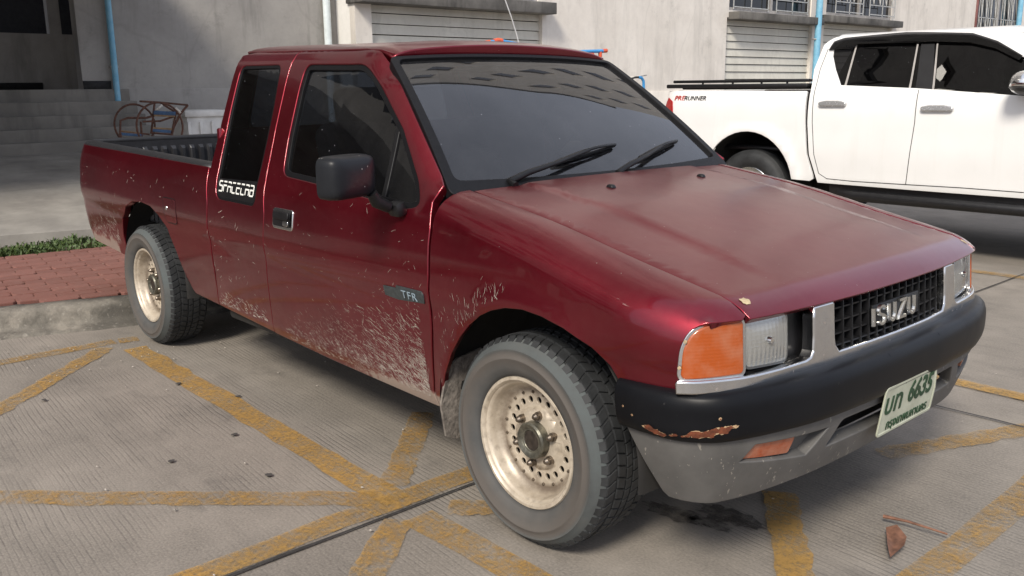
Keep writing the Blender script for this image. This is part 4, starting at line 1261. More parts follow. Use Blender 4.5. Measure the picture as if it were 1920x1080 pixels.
tag(mesh('ground', [(-200, -200, 0), (200, -200, 0), (200, 200, 0), (-200, 200, 0)], [(0, 1, 2, 3)], GROUND), kind='structure')
def strip(name, a, b, w, mat, z=.004, wob=.0, n=12):
    a, b = np.array(a, float), np.array(b, float); d = (b - a) / np.linalg.norm(b - a); nn = np.array([-d[1], d[0]])
    V, F = [], []
    for k in range(n + 1):
        p = a + (b - a) * k / n + nn * random.uniform(-wob, wob)
        e0, e1 = random.uniform(-wob, wob), random.uniform(-wob, wob)
        V += [(*(p + nn * (w / 2 + e0)), z), (*(p - nn * (w / 2 + e1)), z)]
    for k in range(n): F.append((2 * k, 2 * k + 1, 2 * k + 3, 2 * k + 2))
    return tag(mesh(name, V, F, mat), kind='structure')
YL = [((-3.20, -5.0), (-3.20, -.98)), ((-3.19, -.96), (-3.17, -.86)), ((-2.99, -.945), (-.50, -.955)), ((-1.75, -2.27), (-.56, -1.00)), ((-3.10, -1.06), (-2.30, -1.84)),
      ((-.50, -4.0), (-.50, 1.62)), ((-1.12, -.39), (-.60, -.90)), ((-.36, -.97), (6.0, -.93)), ((-.38, -1.03), (.9, -2.6)),
      ((.34, .04), (1.05, -.92)), ((.905, -.9), (.925, 4.6)), ((.42, .60), (.84, 1.60)), ((-3.0, 1.66), (6.0, 1.66)), ((-3.0, 4.30), (6.0, 4.42)), ((-.34, -.86), (-.10, -.62))]
for i, (a, b) in enumerate(YL): strip('yellow_line', a, b, .105 if i not in (2, 7) else .118, YELLOW, .004 + .0003 * i, .006, 26)
for (a, b, w) in (((-.425, -8), (-.425, 9), .010), ((-.39, -8), (-3.2, -8.02), .01), ((-6, 1.27), (9, 1.27), .012), ((3.6, -8), (3.6, 9), .01), ((-.40, -4.2), (9, -4.2), .01)):
    strip('slab_joint', a, b, w, DARKJ, .0088, .003, 80)
# oil and water stains below the engine, gum spots
OIL = NT('oily_wet_patch')
_p = OIL.bsdf(Base_Color=(.035, .030, .026), Roughness=.4)
_x = OIL.n('ShaderNodeMixShader'); OIL.set(_x.inputs[0], OIL.rng(OIL.noise(28, 5, .7), .34, .60, .95, .15)); OIL.set(_x.inputs[1], OIL.n('ShaderNodeBsdfTransparent').outputs[0]); OIL.set(_x.inputs[2], _p.outputs[0])
OIL.t.links.new(_x.outputs[0], OIL.out.inputs[0]); OIL = OIL.m
flat = lambda z: (lambda u, v: np.stack([np.asarray(u, float), np.asarray(v, float), z + 0 * np.asarray(u, float)], -1))
def blot(name, c, r, sx, z, mat, ang=0.0, jag=.4, n=26):
    pts = []
    for k in range(n):
        a = 2 * math.pi * k / n; rr = r * (1 + jag * (random.random() - .5) * 2)
        x, y = sx * rr * math.cos(a), rr * math.sin(a)
        pts.append((c[0] + x * math.cos(ang) - y * math.sin(ang), c[1] + x * math.sin(ang) + y * math.cos(ang)))
    return panel(name, pts, flat(z), mat, None, (0, 0, 1), edge=0, flange=0, step=.2, bd=.02)
for (px, py, r, sx) in ((1366, 972, .05, 2.2), (1268, 968, .045, 2.6), (1330, 985, .03, 2.4)):
    p = at_z(px, py); tag(blot('oil_stain', p, r, sx, .0092, OIL, .1, .22, 40), kind='structure')
GUM = plain('old_gum', (.055, .050, .046), .9)
for i, (px, py, d) in enumerate(((83, 753, 'beside the diagonal yellow stripe at left'), (447, 746, 'just right of the long yellow line'), (440, 818, 'left of the long yellow line'), (322, 868, 'above the straight yellow line'), (504, 894, 'nearest above the yellow lines meeting'), (335, 722, 'on the long yellow line'))):
    p = at_z(px, py); o = blot('gum_spot', p, .0115, 1.25, .0095, GUM, random.random() * 3, .25, 14)
    tag(o, 'small dark flattened gum spot on concrete ' + d, 'gum spot', 'gum spots on the concrete')

# grit and flakes lying about
GRIT = plain('pale_grit', (.30, .27, .235), .9, var=.4, scale=50)
V, F = [], []
for _ in range(200):
    x, y = random.uniform(-3.3, 1.6), random.uniform(-2.6, 2.2)
    if random.random() < .5: x, y = random.uniform(-3.4, -2.6), random.uniform(-2.2, -.3)
    r = random.uniform(.0015, .0055); b = len(V); a = random.uniform(0, 6.28)
    for k in range(4): V.append((x + r * math.cos(a + k * 1.57) * (1.6 if k % 2 else 1), y + r * math.sin(a + k * 1.57), .0095))
    V.append((x, y, .0095 + r * .8)); F += [(b, b + 1, b + 4), (b + 1, b + 2, b + 4), (b + 2, b + 3, b + 4), (b + 3, b, b + 4)]
tag(mesh('grit', V, F, GRIT), 'pale grit and flakes scattered over the concrete', 'grit', kind='stuff')
# leaf and twig
DLEAF = plain('dry_leaf_brown', (.16, .075, .045), .8, var=.4, scale=40)
lp = [at_z(*p) for p in ((1660, 1000), (1680, 1003), (1699, 1018), (1694, 1042), (1668, 1058), (1662, 1040))]
lc = sum(lp) / 6
V = [(*(lc[:2]), .012)] + [(p[0], p[1], .021 + .014 * (i % 2)) for i, p in enumerate(lp)]
o = mesh('dry_leaf', V, [(0, i + 1, (i + 1) % 6 + 1) for i in range(6)], DLEAF, smooth=True)
tag(o, 'curled brown dry leaf lying in front of the bumper', 'leaf')
t0, t1, t2 = at_z(1655, 982), at_z(1700, 994), at_z(1775, 1015)
o = tube('twig', [(t0[0], t0[1], .026), (t1[0], t1[1], .030), (t2[0], t2[1], .024)], [.006, .004, .003], DLEAF, None, 6)
tag(o, 'thin brown twig lying beside the dry leaf', 'twig')

# =================================================================== kerb, pavers, verge, path
KERB_TOP = .14
kp = Curve([(-4.35, -3.6), (-4.02, -2.3), (-3.84, -1.55), (-3.72, -1.15), (-3.62, -.85), (-3.56, -.5), (-3.54, 0), (-3.54, 1), (-3.54, 12)])
def kerb_material():
    m = NT('weathered_kerb_concrete')
    n = m.noise(6, 6, .7); n2 = m.noise(40, 4)
    c = m.mix(m.rng(n, .3, .65), (.26, .235, .195), (.13, .12, .10))
    c = m.mix(m.math('MULTIPLY', m.rng(m.noise(3.2, 6, .7), .42, .58), .75), c, (.055, .05, .042))
    c = m.mix(m.math('MULTIPLY', m.rng(n2, .6, .75), .4), c, (.42, .39, .34))
    m.bsdf(Base_Color=c, Roughness=.92, Normal=m.bump(m.noise(35, 6, .7), .6, .01)); return m.m
KERB = kerb_material()
V, F = [], []
sec = [(.12, 0.0), (.105, .014), (.05, .020), (.018, .024), (.008, .05), (.003, .085), (-.004, .112), (-.020, .131), (-.045, KERB_TOP), (-.13, KERB_TOP + .002), (-.132, .09)]
ss = np.concatenate([np.arange(0, 5.0, .05), np.arange(5.0, kp.L, .5)])
for s in ss:
    x, y = kp.at(s); x1, y1 = kp.at(s + .01); x0, y0 = kp.at(max(0, s - .01))
    t = np.array([x1 - x0, y1 - y0]); t /= np.linalg.norm(t); nn = np.array([t[1], -t[0]])
    for (o, z) in sec:
        j = .004 * math.sin(s * 37 + o * 50) + random.uniform(-.0025, .0025)
        V.append((x + nn[0] * (o + j), y + nn[1] * (o + j), z + (random.uniform(-.003, .003) if z > .01 else 0)))
n = len(sec)
for i in range(len(ss) - 1):
    for k in range(n - 1): F.append((i * n + k, i * n + k + 1, (i + 1) * n + k + 1, (i + 1) * n + k))
o = mesh('kerb', V, F, KERB, smooth=True); tag(o, kind='structure')
BED = plain('sandy_bed', (.11, .085, .07), .95, var=.4, scale=20)
_ys = [-3.5, -3, -2.5, -2, -1.6, -1.3, -1.0, -.7, -.4, 0, 1, 4, 11]
_kx = [float(np.interp(y, kp.D[:, 1], kp.D[:, 0])) - .10 for y in _ys]
pave = mesh('pavement', [(-6.6, y, .105) for y in _ys] + [(x, y, .105) for x, y in zip(_kx, _ys)], [(i, i + 1, len(_ys) + i + 1, len(_ys) + i) for i in range(len(_ys) - 1)], BED)
tag(pave, kind='structure')
def paver_material():
    m = NT('red_concrete_paver')
    oi = m.n('ShaderNodeObjectInfo').outputs['Random']
    n = m.noise(14, 5, .65)
    a = m.mix(oi, (.165, .066, .050), (.215, .090, .070))
    c = m.mix(m.math('MULTIPLY', m.rng(n, .35, .7), .55), a, (.17, .085, .070))
    c = m.mix(m.math('MULTIPLY', m.rng(m.noise(45, 4), .62, .75), .45), c, (.33, .25, .20))
    m.bsdf(Base_Color=c, Roughness=.9, Normal=m.bump(m.noise(110, 4), .3, .003)); return m.m
PAVER = paver_material()
PLn, PWd = .225, .110
bm = bmesh.new()
lx_, wy = PLn / 2 - .003, PWd / 2 - .003
oc = [(-lx_ + .016, -wy), (lx_ - .016, -wy), (lx_, -wy + .016), (lx_, wy - .016), (lx_ - .016, wy), (-lx_ + .016, wy), (-lx_, wy - .016), (-lx_, -wy + .016)]
top = [bm.verts.new((y * .97, x * .97, .03)) for x, y in oc]; mid_ = [bm.verts.new((y, x, .025)) for x, y in oc]; bot = [bm.verts.new((y, x, 0)) for x, y in oc]
bm.faces.new(top)
for i in range(8):
    bm.faces.new((mid_[i], mid_[(i + 1) % 8], top[(i + 1) % 8], top[i])); bm.faces.new((bot[i], bot[(i + 1) % 8], mid_[(i + 1) % 8], mid_[i]))
bmesh.ops.recalc_face_normals(bm, faces=bm.faces[:])
first = None; cnt = 0
AP = math.radians(-7)
for r in range(-2, 20):
    for c in range(-12, 12):
        u, v = -5.80 + PWd * (r + .5), -.6 + PLn * (c + (.5 if r % 2 else 0))
        du, dv = u + 4.8, v + .7
        x = -4.8 + du * math.cos(AP) - dv * math.sin(AP); y = -.7 + du * math.sin(AP) + dv * math.cos(AP)
        sx = float(np.interp(y, kp.D[:, 1], kp.D[:, 0]))
        xb = -5.75 + .13 * (y + .96)
        if x > sx - .20 or x < xb or y > .55 or y < -1.75: continue
        loc = (x, y, .108 + random.uniform(-.004, .003)); rot = (random.uniform(-.012, .012), random.uniform(-.012, .012), AP + random.uniform(-.01, .01))
        if first is None: first = from_bm('paver', bm, PAVER, pave, loc=loc, rot=rot)
        else: again(first, loc=loc, rot=rot, parent=pave)
        cnt += 1
# the rest of the paving beyond the part in view
far = mesh('paving_field', [(-5.6, .55, .137), (-3.68, .55, .137), (-3.68, 12, .137), (-5.6, 12, .137)], [(0, 1, 2, 3)], PAVER, pave)
mesh('paving_field', [(-6.0, -3.5, .137), (-4.52, -3.5, .137), (-4.06, -1.75, .137), (-5.85, -1.75, .137)], [(0, 1, 2, 3)], PAVER, pave)
# path slab rising to the steps
XR, XL = -10.5, -11.05
SLABC = NT('path_concrete')
_n = SLABC.noise(1.6, 6, .65)
_c = SLABC.mix(SLABC.rng(_n, .35, .65), (.30, .28, .245), (.19, .175, .155))
_c = SLABC.mix(SLABC.math('MULTIPLY', SLABC.rng(SLABC.noise(2.6, 5, .7, vec=SLABC.mapv((1, .35, 1))), .54, .68), .5), _c, (.12, .11, .10))
SLABC.bsdf(Base_Color=_c, Roughness=.9, Normal=SLABC.bump(SLABC.noise(60, 5), .3, .004)); SLABC = SLABC.m
e0 = at_z(0, 441, .22); e1 = at_z(180, 431, .22)
dy = (e1[0] - e0[0]) / (e1[1] - e0[1])
ex0 = lambda y: e0[0] + (y - e0[1]) * dy * .6
stepb = at_x(75, 293, XL + 1.40)
V = []
ys_ = [-12, -4, -2, -1, 0, 1, 2, 4, 14]
for y in ys_:
    xe = max(-7.4, min(-5.9, ex0(y)))
    V += [(xe + .01, y, .10), (xe, y, .215), (xe - .02, y, .222), (-9.6, y, stepb[2]), (XL - .1, y, stepb[2] + .01)]
F = [(i * 5 + k, i * 5 + k + 1, (i + 1) * 5 + k + 1, (i + 1) * 5 + k) for i in range(len(ys_) - 1) for k in range(4)]
tag(mesh('path', V, F, SLABC), kind='structure')
# verge: soil, grass and weeds
SOIL = plain('verge_soil', (.09, .07, .045), .95, var=.5, scale=25, bump=.5, bscale=40)
V = [(max(-7.4, min(-5.9, ex0(y))) + .005, y, .12) for y in ys_] + [(-5.70 + .13 * (max(-4, min(2, y)) + .96), y, .125) for y in ys_]
n = len(ys_)
verge = mesh('verge', V, [(i, i + 1, n + i + 1, n + i) for i in range(n - 1)], SOIL); tag(verge, kind='structure')
def leaf_material(name, a, b):
    m = NT(name)
    c = m.mix(m.rng(m.noise(22, 3), .3, .7), a, b)
    p = m.bsdf(Base_Color=c, Roughness=.6, Subsurface_Weight=0.0)
    return m.m
GRASS = leaf_material('weed_green', (.030, .062, .012), (.085, .120, .032))
V, F = [], []
for _ in range(7500):
    y = random.uniform(-2.2, .6)
    xa, xb = ex0(y) + .02, -5.72 + .13 * (y + .96)
    t = random.random() ** .8
    x = xa + (xb - xa) * t
    cl = .5 + .5 * math.sin(y * 9 + 2 * math.sin(y * 4)) * math.sin(x * 11)
    if random.random() > .12 + .88 * cl ** 1.3: continue
    hgt = random.uniform(.018, .07) * (.4 + .9 * cl); a = random.uniform(0, 6.28); ln = random.uniform(.2, 1.0) * hgt
    w = random.uniform(.004, .011); b = len(V); ca, sa = math.cos(a), math.sin(a)
    for (q, ww, zz) in ((0, .5, 0), (.45, 1.0, .65), (1.0, .05, 1.0 if random.random() < .6 else .7)):
        V += [(x + ca * ln * q - sa * w * ww, y + sa * ln * q + ca * w * ww, .122 + hgt * zz), (x + ca * ln * q + sa * w * ww, y + sa * ln * q - ca * w * ww, .122 + hgt * zz)]
    F += [(b, b + 1, b + 3, b + 2), (b + 2, b + 3, b + 5, b + 4)]
g = mesh('grass', V, F, GRASS); tag(g, 'green weeds and grass growing between the red pavers and the path', 'grass', kind='stuff')

# =================================================================== building
def wall_material(name, a, b, stain=.5, crack=True):
    m = NT(name)
    n = m.noise(1.3, 6, .62); n2 = m.noise(9, 6, .7)
    c = m.mix(m.rng(n, .32, .68), a, b)
    c = m.mix(m.math('MULTIPLY', m.rng(n2, .45, .75), .22), c, tuple(q * .7 for q in b))
    run = m.noise(1.0, 5, .65, vec=m.mapv((3.2, 3.2, .45)))
    c = m.mix(m.math('MULTIPLY', m.rng(run, .52, .72), stain), c, tuple(q * .45 for q in b))
    mould = m.rng(m.noise(1.5, 8, .78, vec=m.mapv((1, 1, 1.4), (0, 0, 0), (5, 2, 1))), .56, .70)
    ck = m.n('ShaderNodeTexVoronoi', Vector=m.n('ShaderNodeMapping', Vector=m.mix(.25, m.pos(), m.n('ShaderNodeTexNoise', Vector=m.pos(), Scale=1.5).outputs['Color']), Scale=(.7, .7, .35)).outputs[0], feature='DISTANCE_TO_EDGE', Scale=1.0).outputs['Distance']
    c = m.mix(m.math('MULTIPLY', m.rng(ck, .010, .002), .13), c, tuple(q * .5 for q in b))
    c = m.mix(m.math('MULTIPLY', mould, stain * .7), c, (.10, .095, .085))
    m.bsdf(Base_Color=c, Roughness=.9, Normal=m.bump(m.noise(45, 5), .15, .004)); return m.m
WALL = wall_material('weathered_plaster', (.72, .675, .61), (.62, .575, .515), .32)
WALLD = wall_material('stained_shaded_plaster', (.35, .33, .30), (.26, .245, .225), .55)  # stained plaster, base colour lowered to carry the shade under the porch
PILW = wall_material('white_plaster', (.74, .72, .68), (.66, .64, .60), .15)
BOARD = wall_material('painted_board', (.60, .58, .51), (.53, .51, .45), .25)
LEDGE = wall_material('blackened_concrete', (.17, .16, .145), (.05, .047, .043), .9)
DARKG = NT('dark_room_glass'); DARKG.bsdf(Base_Color=(.010, .011, .013), Roughness=.06); DARKG = DARKG.m
FRAMEM = plain('grey_painted_steel', (.36, .34, .32), .6, .2, var=.2)
BARS = plain('light_steel_bars', (.48, .48, .46), .5, .3, var=.2)
STEPM = wall_material('worn_step_concrete', (.20, .183, .158), (.13, .12, .104), .6)
BLD = empty('building', (XR, 6, 0), 'long weathered beige plaster building with boarded bays and grilled windows', 'building')
wy_ = lambda px, py=40: float(at_x(px, py, XR)[1])
wz_ = lambda px, py: float(at_x(px, py, XR)[2])
wmap = lambda X: (lambda u, v: np.stack([X + 0 * np.asarray(u, float), np.asarray(u, float), np.asarray(v, float)], -1))
A0, A1 = wy_(697), wy_(1017); B0, B1 = wy_(1363), wy_(1524); C0, C1 = B1 + .55, wy_(1676); D0, D1 = wy_(1830), wy_(1912)
zA = wz_(1017, 28); zB = wz_(1370, 37); zC = wz_(1675, 53)
YR0 = wy_(666)
ZT = 38.0
def rect(a, b, c, d): return [(a, c), (b, c), (b, d), (a, d)]
holesR = [rect(A0, A1, .75, zA + .05), rect(A0 + .2, A1 - .1, zA + .22, zA + 1.55), rect(B0, B1, .75, zB + .05), rect(B0 + .06, B1 - .1, zB + .20, zB + 1.7),
          rect(C0, C1 - .1, .75, zC + .05), rect(C0 + .06, C1 - .15, zC + .2, zC + 1.7), rect(D0, D1, 2.35, 4.4)]
up = []
for fl in range(9):
    z0 = 5.6 + 3.5 * fl
    for k in range(6):
        y0 = 5.6 + k * 6.6
        up.append((y0, y0 + 2.4, z0, z0 + 1.6))
holesR += [rect(*u) for u in up]
panel('wall', rect(YR0, 46, -.1, ZT), wmap(XR), WALL, BLD, (1, 0, 0), holes=holesR, step=4, edge=.004, flange=.14, bd=3)
# backing rooms
mesh('room_back', [(XR - 1.0, YR0, 0), (XR - 1.0, 46, 0), (XR - 1.0, 46, ZT), (XR - 1.0, YR0, ZT)], [(0, 1, 2, 3)], DARKIN, BLD)
for (y0, y1, z0, z1) in up:
    w = mesh('window', [(XR - .10, y0, z0), (XR - .10, y1, z0), (XR - .10, y1, z1), (XR - .10, y0, z1)], [(0, 1, 2, 3)], DARKG, BLD)
    for k in ((1, 2) if z0 < 12 else ()): box('window_frame', (XR - .09, y0 + (y1 - y0) * k / 3, (z0 + z1) / 2), (.05, .06, z1 - z0), FRAMEM, w)
    if z0 < 9: box('window_ledge', (XR + .10, (y0 + y1) / 2, z0 - .09), (.34, y1 - y0 + .4, .16), LEDGE, BLD)
box('parapet', (XR - .2, 10, ZT + .1), (.7, 74, .3), LEDGE, BLD)
box('plinth', (XR + .012, (YR0 + 46) / 2, .60), (.03, 46 - YR0, wz_(1230, 170) * 2 - 1.22), WALL, BLD, .006)
# return face and pilaster
mesh('pilaster', [(XL - .05, YR0 + .001, -.1), (XR, YR0 + .001, -.1), (XR, YR0 + .001, ZT), (XL - .05, YR0 + .001, ZT)], [(0, 1, 2, 3)], PILW, BLD)
# boarded bays: one plank after another
def bay(y0, y1, zt, pitch):
    n = int((zt - .75) / pitch) + 1
    for k in range(n):
        z1 = zt - .0 - k * pitch; z0 = max(.72, z1 - pitch + .014)
        if z1 - z0 < .03: continue
        h = z1 - z0; V = [(XR - .075, y0, z0), (XR - .075, y1, z0), (XR - .100, y1, z1), (XR - .100, y0, z1), (XR - .125, y0, z0), (XR - .125, y1, z0), (XR - .125, y1, z1), (XR - .125, y0, z1)]
        V = [(v[0] + random.uniform(-.003, .003), v[1], v[2] + random.uniform(-.002, .002)) for v in V]
        mesh('board', V, [(0, 1, 2, 3), (5, 4, 7, 6), (4, 5, 1, 0), (3, 2, 6, 7), (4, 0, 3, 7), (1, 5, 6, 2)], BOARD, BLD)
pitA = float(at_x(697, 52, XR)[2] - at_x(698, 72.5, XR)[2])
bay(A0, A1, zA + .04, pitA); bay(B0, B1, zB + .04, pitA * 1.02); bay(C0, C1 - .1, zC + .04, pitA * 1.02)
def ledge(y0, y1, z, h=.17):
    bm = bmesh.new(); bm_box(bm, (XR + .05, (y0 + y1) / 2, z + h / 2), (.46, y1 - y0, h), None, .012, 2)
    from_bm('window_ledge', bm, LEDGE, BLD, auto=.8)
ledge(A0 - .35, A1 + .10, zA, .20); ledge(B0 + .06, B1 + .08, zB, .17); ledge(C0 - .45, C1, zC, .17)
def grille_window(y0, y1, z0, z1, nw, bow=0.0):
    w = mesh('window', [(XR - .09, y0, z0), (XR - .09, y1, z0), (XR - .09, y1, z1), (XR - .09, y0, z1)], [(0, 1, 2, 3)], DARKG, BLD)
    bm = bmesh.new()
    for k in range(nw + 1): bm_box(bm, (XR - .06, y0 + (y1 - y0) * k / nw, (z0 + z1) / 2), (.06, .09, z1 - z0))
    for z in (z0 + .04, z1 - .04): bm_box(bm, (XR - .058, (y0 + y1) / 2, z), (.06, y1 - y0, .09))
    from_bm('window_frame', bm, FRAMEM, w)
    bm = bmesh.new(); xg = XR + .0 + bow
    for k in range(nw):
        a = y0 + (y1 - y0) * (k + .10) / nw; b = y0 + (y1 - y0) * (k + .90) / nw
        nb = 4; d = (b - a) / nb
        zz = [z0 + .10, z0 + .34, z0 + .70, z0 + 1.06, z1 - .1]
        for z in zz[:-1]: bm_box(bm, (xg, (a + b) / 2, z), (.014, b - a, .022))
        for r in range(1, len(zz) - 1):
            for q in range(nb):
                p0, p1 = (xg + .012, a + d * q, zz[r + 1] - .02), (xg + .012, a + d * (q + .5), zz[r] + .02); p2 = (xg + .012, a + d * (q + .5), zz[r + 1] - .02)
                bm_tube(bm, [p0, p1], .014, 4); bm_tube(bm, [p1, p2], .014, 4)
        for q in range(nb // 2 + 1): bm_box(bm, (xg, a + 2 * d * q, (z0 + z1) / 2), (.014, .024, z1 - z0 - .1))
    from_bm('security_grille', bm, BARS, w)
grille_window(B0 + .06, B1 - .1, zB + .19, zB + 1.7, 2)
grille_window(C0 + .06, C1 - .15, zC + .19, zC + 1.7, 2, .16)
grille_window(D0, D1, 2.36, 4.4, 2)
grille_window(A0 + .2, A1 - .1, zA + .21, zA + 1.55, 2)
tube('frame_strip', [(XR + .01, D0 - .06, 2.3), (XR + .01, D0 - .06, 4.45)], .05, plain('dull_red_frame', (.14, .05, .045), .7), BLD, 6)
# left wall with the dark entrance
YA = float(at_x(147, 80, XL)[1]); LZ = 1.375
YL1 = YR0 + .002
def alc(px, py, X): return at_x(px, py, X)
panel('wall', rect(-26, YL1, -.1, ZT), wmap(XL), WALLD, BLD, (1, 0, 0), holes=[rect(-4.2, YA, LZ - .02, 3.6)] + [rect(y0, y0 + 2.4, z0, z0 + 1.6) for y0 in (-22, -17, -12, -7, -2) for z0 in (5.6, 8.7, 11.8, 14.9, 18.0)], step=4, edge=.004, flange=.2, bd=3)
for y0 in (-22, -17, -12, -7, -2):
    for z0 in (5.6, 8.7, 11.8, 14.9, 18.0): mesh('window', [(XL - .15, y0, z0), (XL - .15, y0 + 2.4, z0), (XL - .15, y0 + 2.4, z0 + 1.6), (XL - .15, y0, z0 + 1.6)], [(0, 1, 2, 3)], DARKG, BLD)
XB = XL - 1.9
zs = float(alc(60, 63, XB)[2])
pa, pb = float(alc(90, 30, XB)[1]), float(alc(112, 30, XB)[1])
panel('entrance_back_wall', rect(-5, YA + 1.5, LZ - .1, 3.7), wmap(XB), WALLD, BLD, (1, 0, 0), holes=[rect(-4.5, pa, zs, 3.5), rect(pb, YA + 1.2, zs, 3.5)], step=3, flange=.15, bd=2)
mesh('entrance_floor', [(XB, -5, LZ), (XL, -5, LZ), (XL, YA + 1.4, LZ), (XB, YA + 1.4, LZ)], [(0, 1, 2, 3)], STEPM, BLD)
mesh('entrance_ceiling', [(XB, -5, 3.65), (XL, -5, 3.65), (XL, YA + 1.4, 3.65), (XB, YA + 1.4, 3.65)], [(0, 1, 2, 3)], WALLD, BLD)
mesh('dark_room', [(XB - .9, -5.5, 1), (XB - .9, YA + 3, 1), (XB - .9, YA + 3, 4), (XB - .9, -5.5, 4)], [(0, 1, 2, 3)], DARKIN, BLD)
for y in (-5, YA + 1.5): mesh('entrance_side', [(XB, y, 1.3), (XL, y, 1.3), (XL, y, 3.7), (XB, y, 3.7)], [(0, 1, 2, 3)], WALLD, BLD)
SKIRT = plain('black_skirting', (.02, .02, .02), .8, var=.4)
box('skirting', (XL + .012, (YA + float(at_x(208, 160, XL)[1])) / 2, 1.43), (.02, float(at_x(208, 160, XL)[1]) - YA, .12), SKIRT, BLD)
box('skirting', (XB + .02, 0 + (YA - 4.2) / 2, 1.42), (.03, YA + 4.2, .13), SKIRT, BLD)
box('wall_band', (XL + .008, (YL1 + float(at_x(236, 165, XL)[1])) / 2, .68), (.02, YL1 - float(at_x(236, 165, XL)[1]), 1.40), WALLD, BLD, .004)
# steps up to the entrance
YS1 = float(at_x(240, 180, XL)[1])
sy_ = [168, 192, 218, 243, 268, 293]
zk = [float(at_x(75, sy_[k], XL + .08 + .26 * k)[2]) for k in range(6)]
ST = empty('entrance_steps', (XL + .7, -1.5, zk[5]), 'worn concrete steps leading up to the dark entrance', 'steps')
for k in range(5):
    xf = XL + .08 + .26 * k
    bm = bmesh.new(); z1, z0 = zk[k], zk[k + 1] - .06
    bm_box(bm, ((XL - .05 + xf) / 2, (YS1 - 7) / 2, (z0 + z1) / 2), (xf - XL + .05, YS1 + 7, z1 - z0), None, .012, 2)
    from_bm('step', bm, STEPM, ST, auto=.8)
# porch roof over the entrance, above the picture
PO = empty('porch_roof', (-8.6, -6, 3.9), 'flat concrete porch roof over the entrance steps', 'porch roof')
box('roof_slab', (-8.7, -6.6, 3.2), (4.6, 17.2, .22), LEDGE, PO, .02)
for y in (-14.6, -9.0): box('porch_post', (-6.9, y, 1.7), (.25, .25, 2.85), WALLD, PO, .01)
# pipes on the wall
BLUEP = NT('faded_blue_pipe'); _n = BLUEP.noise(7, 5, .7)
BLUEP.bsdf(Base_Color=BLUEP.mix(BLUEP.rng(_n, .35, .7), (.13, .36, .52), (.24, .47, .60)), Roughness=.55); BLUEP = BLUEP.m
WPIPE = plain('white_pvc_pipe', (.62, .68, .68), .5, var=.1)
def drop(name, X, px, py, r, z0, z1, mat, label):
    y = float(at_x(px, py, X + r)[1])
    o = empty(name, (X + r, y, z0), label, 'pipe')
    tube('pipe', [(X + r + .01, y, z0), (X + r + .01, y, z1)], r, mat, o, 14)
    for z in np.arange(z0 + .45, z1, 1.9): box('pipe_clip', (X + r * .6, y, z), (r * 1.4, r * 2.7, .03), FRAMEM, o)
drop('downpipe', XL + .02, 211, 95, .040, zk[1] - .0, 9, BLUEP, 'faded blue downpipe beside the dark entrance above the steps')
drop('downpipe', XR + .16, 1533, 60, .080, .1, 10, BLUEP, 'light blue downpipe between two boarded bays behind the white pickup')
drop('downpipe', XR + .05, 1911, 30, .085, .1, 10, BLUEP, 'light blue downpipe at the right edge beside the barred window')
drop('downpipe', XL + .02, 613, 40, .058, .5, 10, WPIPE, 'white plastic downpipe in the wall corner behind the cab')
# cable hanging from the ledge
ca = [at_x(943, -12, XR + .35), at_x(958, 30, XR + .35), at_x(968, 62, XR + .32), at_x(975, 90, XR + .3), at_x(977, 130, XR + .3)]
o = tube('hanging_cable', ca, .010, plain('white_cable', (.6, .6, .6), .5), None, 6); tag(o, 'thin white cable hanging down in front of the boarded bay', 'cable')

# =================================================================== white pickup parked alongside
WY = 4.70
def white_paint():
    m = NT('white_paint')
    n = m.noise(3, 5)
    c = m.mix(m.rng(n, .3, .7), (.76, .76, .75), (.80, .80, .79))
    x, y, z = m.xyz()
    run = m.noise(1, 4, .6, vec=m.mapv((9, 9, .6)))
    c = m.mix(m.math('MULTIPLY', m.rng(run, .58, .75), .12), c, (.55, .52, .46))
    m.bsdf(Base_Color=c, Roughness=.35, Coat_Weight=.6, Coat_Roughness=.06); return m.m
WPAINT = white_paint()
GLASS_B = glass_material('black_tinted_glass', (.03, .03, .034), .003, gain=.9)
VISOR = glass_material('smoked_visor', (.06, .06, .065), .004, gain=.8)
WT = empty('pickup_truck', (-1.4, WY + .93, 0), 'clean white double-cab pickup truck parked behind the maroon one', 'pickup truck')
WPR = Curve([(.10, .40), (.05, .45), (.022, .52), (.012, .62), (.0, .80), (.002, .95), (.004, 1.06), (.010, 1.15), (.030, 1.26), (.055, 1.325), (.075, 1.36), (.14, 1.50), (.205, 1.64), (.235, 1.70), (.275, 1.745), (.34, 1.772), (.6, 1.80), (.93, 1.808)])
def wside(sg):
    def f(x, s):
        d, z = WPR.at(s); x = np.asarray(x, float)
        q = np.clip((-3.75 - x) / .25, 0, 1); d = d + .07 * q ** 2.4
        d = d + .10 * np.clip((x - .75) / .75, 0, 1.2) ** 2
        ar = np.exp(-((np.hypot(x + 2.95, z - .47) - .49) / .06) ** 2) + np.exp(-((np.hypot(x - .135, z - .47) - .49) / .06) ** 2)
        d = d - .022 * ar * (z < 1.05)
        y = WY + d if sg < 0 else WY + 1.86 - d
        return np.stack([x, y, z], -1)
    return f
def WPX(px, py):
    y = WY
    for _ in range(50):
        p = at_y(px, py, y); y = .5 * y + .5 * (WY + float(np.interp(p[2], WPR.D[:, 1], WPR.D[:, 0])))
    return float(p[0]), float(WPR.s_of(1, p[2]))
def WS(x, z): return (x, float(WPR.s_of(1, z)))
def circ(cx, cz, r, a0, a1, n=18): return [(cx + r * math.cos(math.radians(a0 + (a1 - a0) * k / n)), cz + r * math.sin(math.radians(a0 + (a1 - a0) * k / n))) for k in range(n + 1)]
xg_ = WPX(1512, 240)[0]
WBLACK = plain('black_trim', (.010, .010, .011), .4, var=.2)
